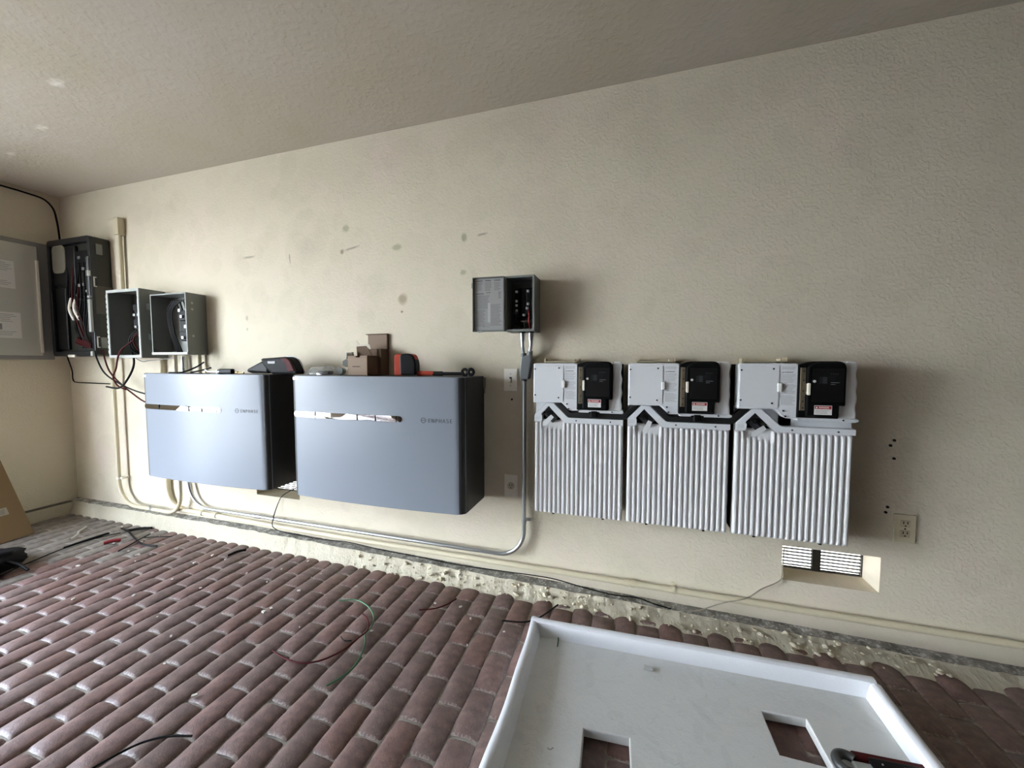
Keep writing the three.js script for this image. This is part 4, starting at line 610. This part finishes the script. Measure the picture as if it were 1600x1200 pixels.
wire('wire_scrap', 'black wire scrap curving on the bricks at the bottom left', [[-1.46, 0.007, 1.25], [-1.426, 0.01, 1.175], [-1.402, 0.012, 1.142], [-1.348, 0.014, 1.106], [-1.279, 0.01, 1.079]], 0.0034, M.black, 'wire', 'wire scraps on the floor');
wire('wire_scrap', 'black wire scrap poking out behind the foam tray corner', [[-0.528, 0.008, 0.288], [-0.429, 0.008, 0.267], [-0.378, 0.012, 0.233], [-0.305, 0.02, 0.12]], 0.0034, M.black, 'wire', 'wire scraps on the floor');
wire('wire_scrap', 'tiny dark wire curl beside the crossing red and green scraps', [[-1.15, 0.008, 0.585], [-1.12, 0.009, 0.6], [-1.09, 0.009, 0.592]], 0.0026, M.black, 'wire', 'wire scraps on the floor');
const scr = [
  ['thick black cable scrap on the dusty floor near the cardboard', [[-3.366, 0.01, 0.446], [-3.37, 0.011, 0.34], [-3.367, 0.01, 0.229]], 0.007, M.black],
  ['black cable scrap lying nearest the sill by the corner', [[-3.3, 0.01, 0.17], [-3.25, 0.012, 0.12], [-3.188, 0.01, 0.085]], 0.008, M.black],
  ['long black cable scrap curving over the dusty floor by the sill', [[-3.386, 0.009, 0.15], [-3.25, 0.011, 0.18], [-3.1, 0.011, 0.23], [-2.95, 0.01, 0.27], [-2.84, 0.009, 0.259]], 0.006, M.black],
  ['thin dark wire scrap crossing the curved black cable', [[-2.988, 0.009, 0.374], [-3.02, 0.01, 0.3], [-3.044, 0.016, 0.229], [-3.08, 0.01, 0.16]], 0.004, M.black],
  ['thick red wire scrap on the dusty floor in the corner', [[-3.206, 0.01, 0.335], [-3.19, 0.014, 0.305], [-3.165, 0.01, 0.27]], 0.011, std('#8e2630', 0.5)],
  ['twisted pale and dark wire scrap near the left wall', [[-3.485, 0.01, 0.364], [-3.53, 0.013, 0.31], [-3.6, 0.01, 0.27], [-3.651, 0.01, 0.209]], 0.006, std('#b9b4a8', 0.5)],
  ['thin straight wire scrap parallel to the sill', [[-3.06, 0.008, 0.2], [-2.98, 0.009, 0.165], [-2.907, 0.008, 0.135]], 0.003, M.black],
  ['thin dark wire running from the corner across the floor to the left', [[-3.2, 0.007, 0.86], [-3.32, 0.008, 0.6], [-3.36, 0.009, 0.43], [-3.35, 0.009, 0.3], [-3.3, 0.009, 0.2]], 0.003, M.blackMatte],
  ['short thick black cable stub on the bricks below the left battery', [[-2.29, 0.009, 0.215], [-2.28, 0.012, 0.17], [-2.255, 0.009, 0.13]], 0.007, M.black],
];
for (const [l, pts, r, m] of scr) wire('wire_scrap', l, pts, r, m, 'wire', 'wire scraps on the floor');
{ // cardboard sheet leaning on the left wall
  const t = thing('cardboard_sheet', 'brown cardboard sheet leaning against the left wall', 'cardboard', [-3.87, 0.005, 0.37]);
  const s = mesh('sheet', new THREE.BoxGeometry(0.012, 0.58, 0.75).translate(0, 0.29, 0.375), std('#7b6547', 0.88, 0, { bumpMap: rep(fineBump, 2, 2), bumpScale: 0.0004 }), t); s.rotation.set(0.06, 0, 0.5);
  mesh('sticker', new THREE.PlaneGeometry(0.05, 0.05).rotateY(Math.PI / 2).translate(0.0065, 0.2, 0.09), std('#b9b4a8', 0.7, 0, { map: canvasTex(64, 64, (c, w, h) => { c.fillStyle = '#d8d6d0'; c.fillRect(0, 0, w, h); lines(c, 10, 14, 44, 4, 11, '#7a7a78', 4, 3); }) }), s);
}
{ // dark bag at the left edge
  const t = thing('tool_bag', 'black soft bag on the floor at the left edge', 'bag', [-3.42, 0.004, 0.82]);
  const g = new THREE.SphereGeometry(1, 30, 18), p = g.attributes.position; for (let i = 0; i < p.count; i++) { const x = p.getX(i), y = p.getY(i), z = p.getZ(i), k = 0.85 + 0.3 * vnoise(x * 3 + 20, z * 3 + y * 2 + 20, 64, 8), sx = Math.sign(x) * Math.pow(Math.abs(x), 0.7), sz = Math.sign(z) * Math.pow(Math.abs(z), 0.7); p.setXYZ(i, sx * 0.17 * k, Math.max(-0.05, y * 0.055 * k) + 0.05, sz * 0.22 * k); } g.computeVertexNormals();
  mesh('shell', g, M.blackMatte, t); mesh('strap', wireGeo([[0.12, 0.07, -0.1], [0.18, 0.04, -0.14], [0.24, 0.012, -0.15]], 0.008), M.black, t);
}
{
  const R = rng(900), t = new THREE.Group(); const chips = [];
  const spots = [[-3.0, 0.55], [-2.6, 0.75], [-2.1, 0.5], [-1.7, 0.9], [-2.4, 0.33], [-0.75, 0.25], [-0.62, 0.47], [-1.4, 0.5], [-2.05, 0.72], [-0.5, 0.35], [-2.9, 0.9], [-2.75, 0.42]];
  for (let i = 0; i < 46; i++) { const [x, z] = i < spots.length ? spots[i] : [-3.9 + R() * 3.3, 0.12 + R() * (R() < 0.5 ? 0.25 : 0.9)]; const k = 0.003 + R() * 0.005; chips.push(new THREE.BoxGeometry(k * 2.2, k * 0.8, k * 1.3).rotateY(R() * 3).translate(x, 0.004 + k * 0.4, z)); }
  const m = mesh('floor_debris', chips, std('#cfcac0', 0.7)); m.userData.kind = 'stuff'; tag(m, 'scattered pale plaster crumbs and chips on the brick floor', 'debris');
}
renderer.render(scene, camera);
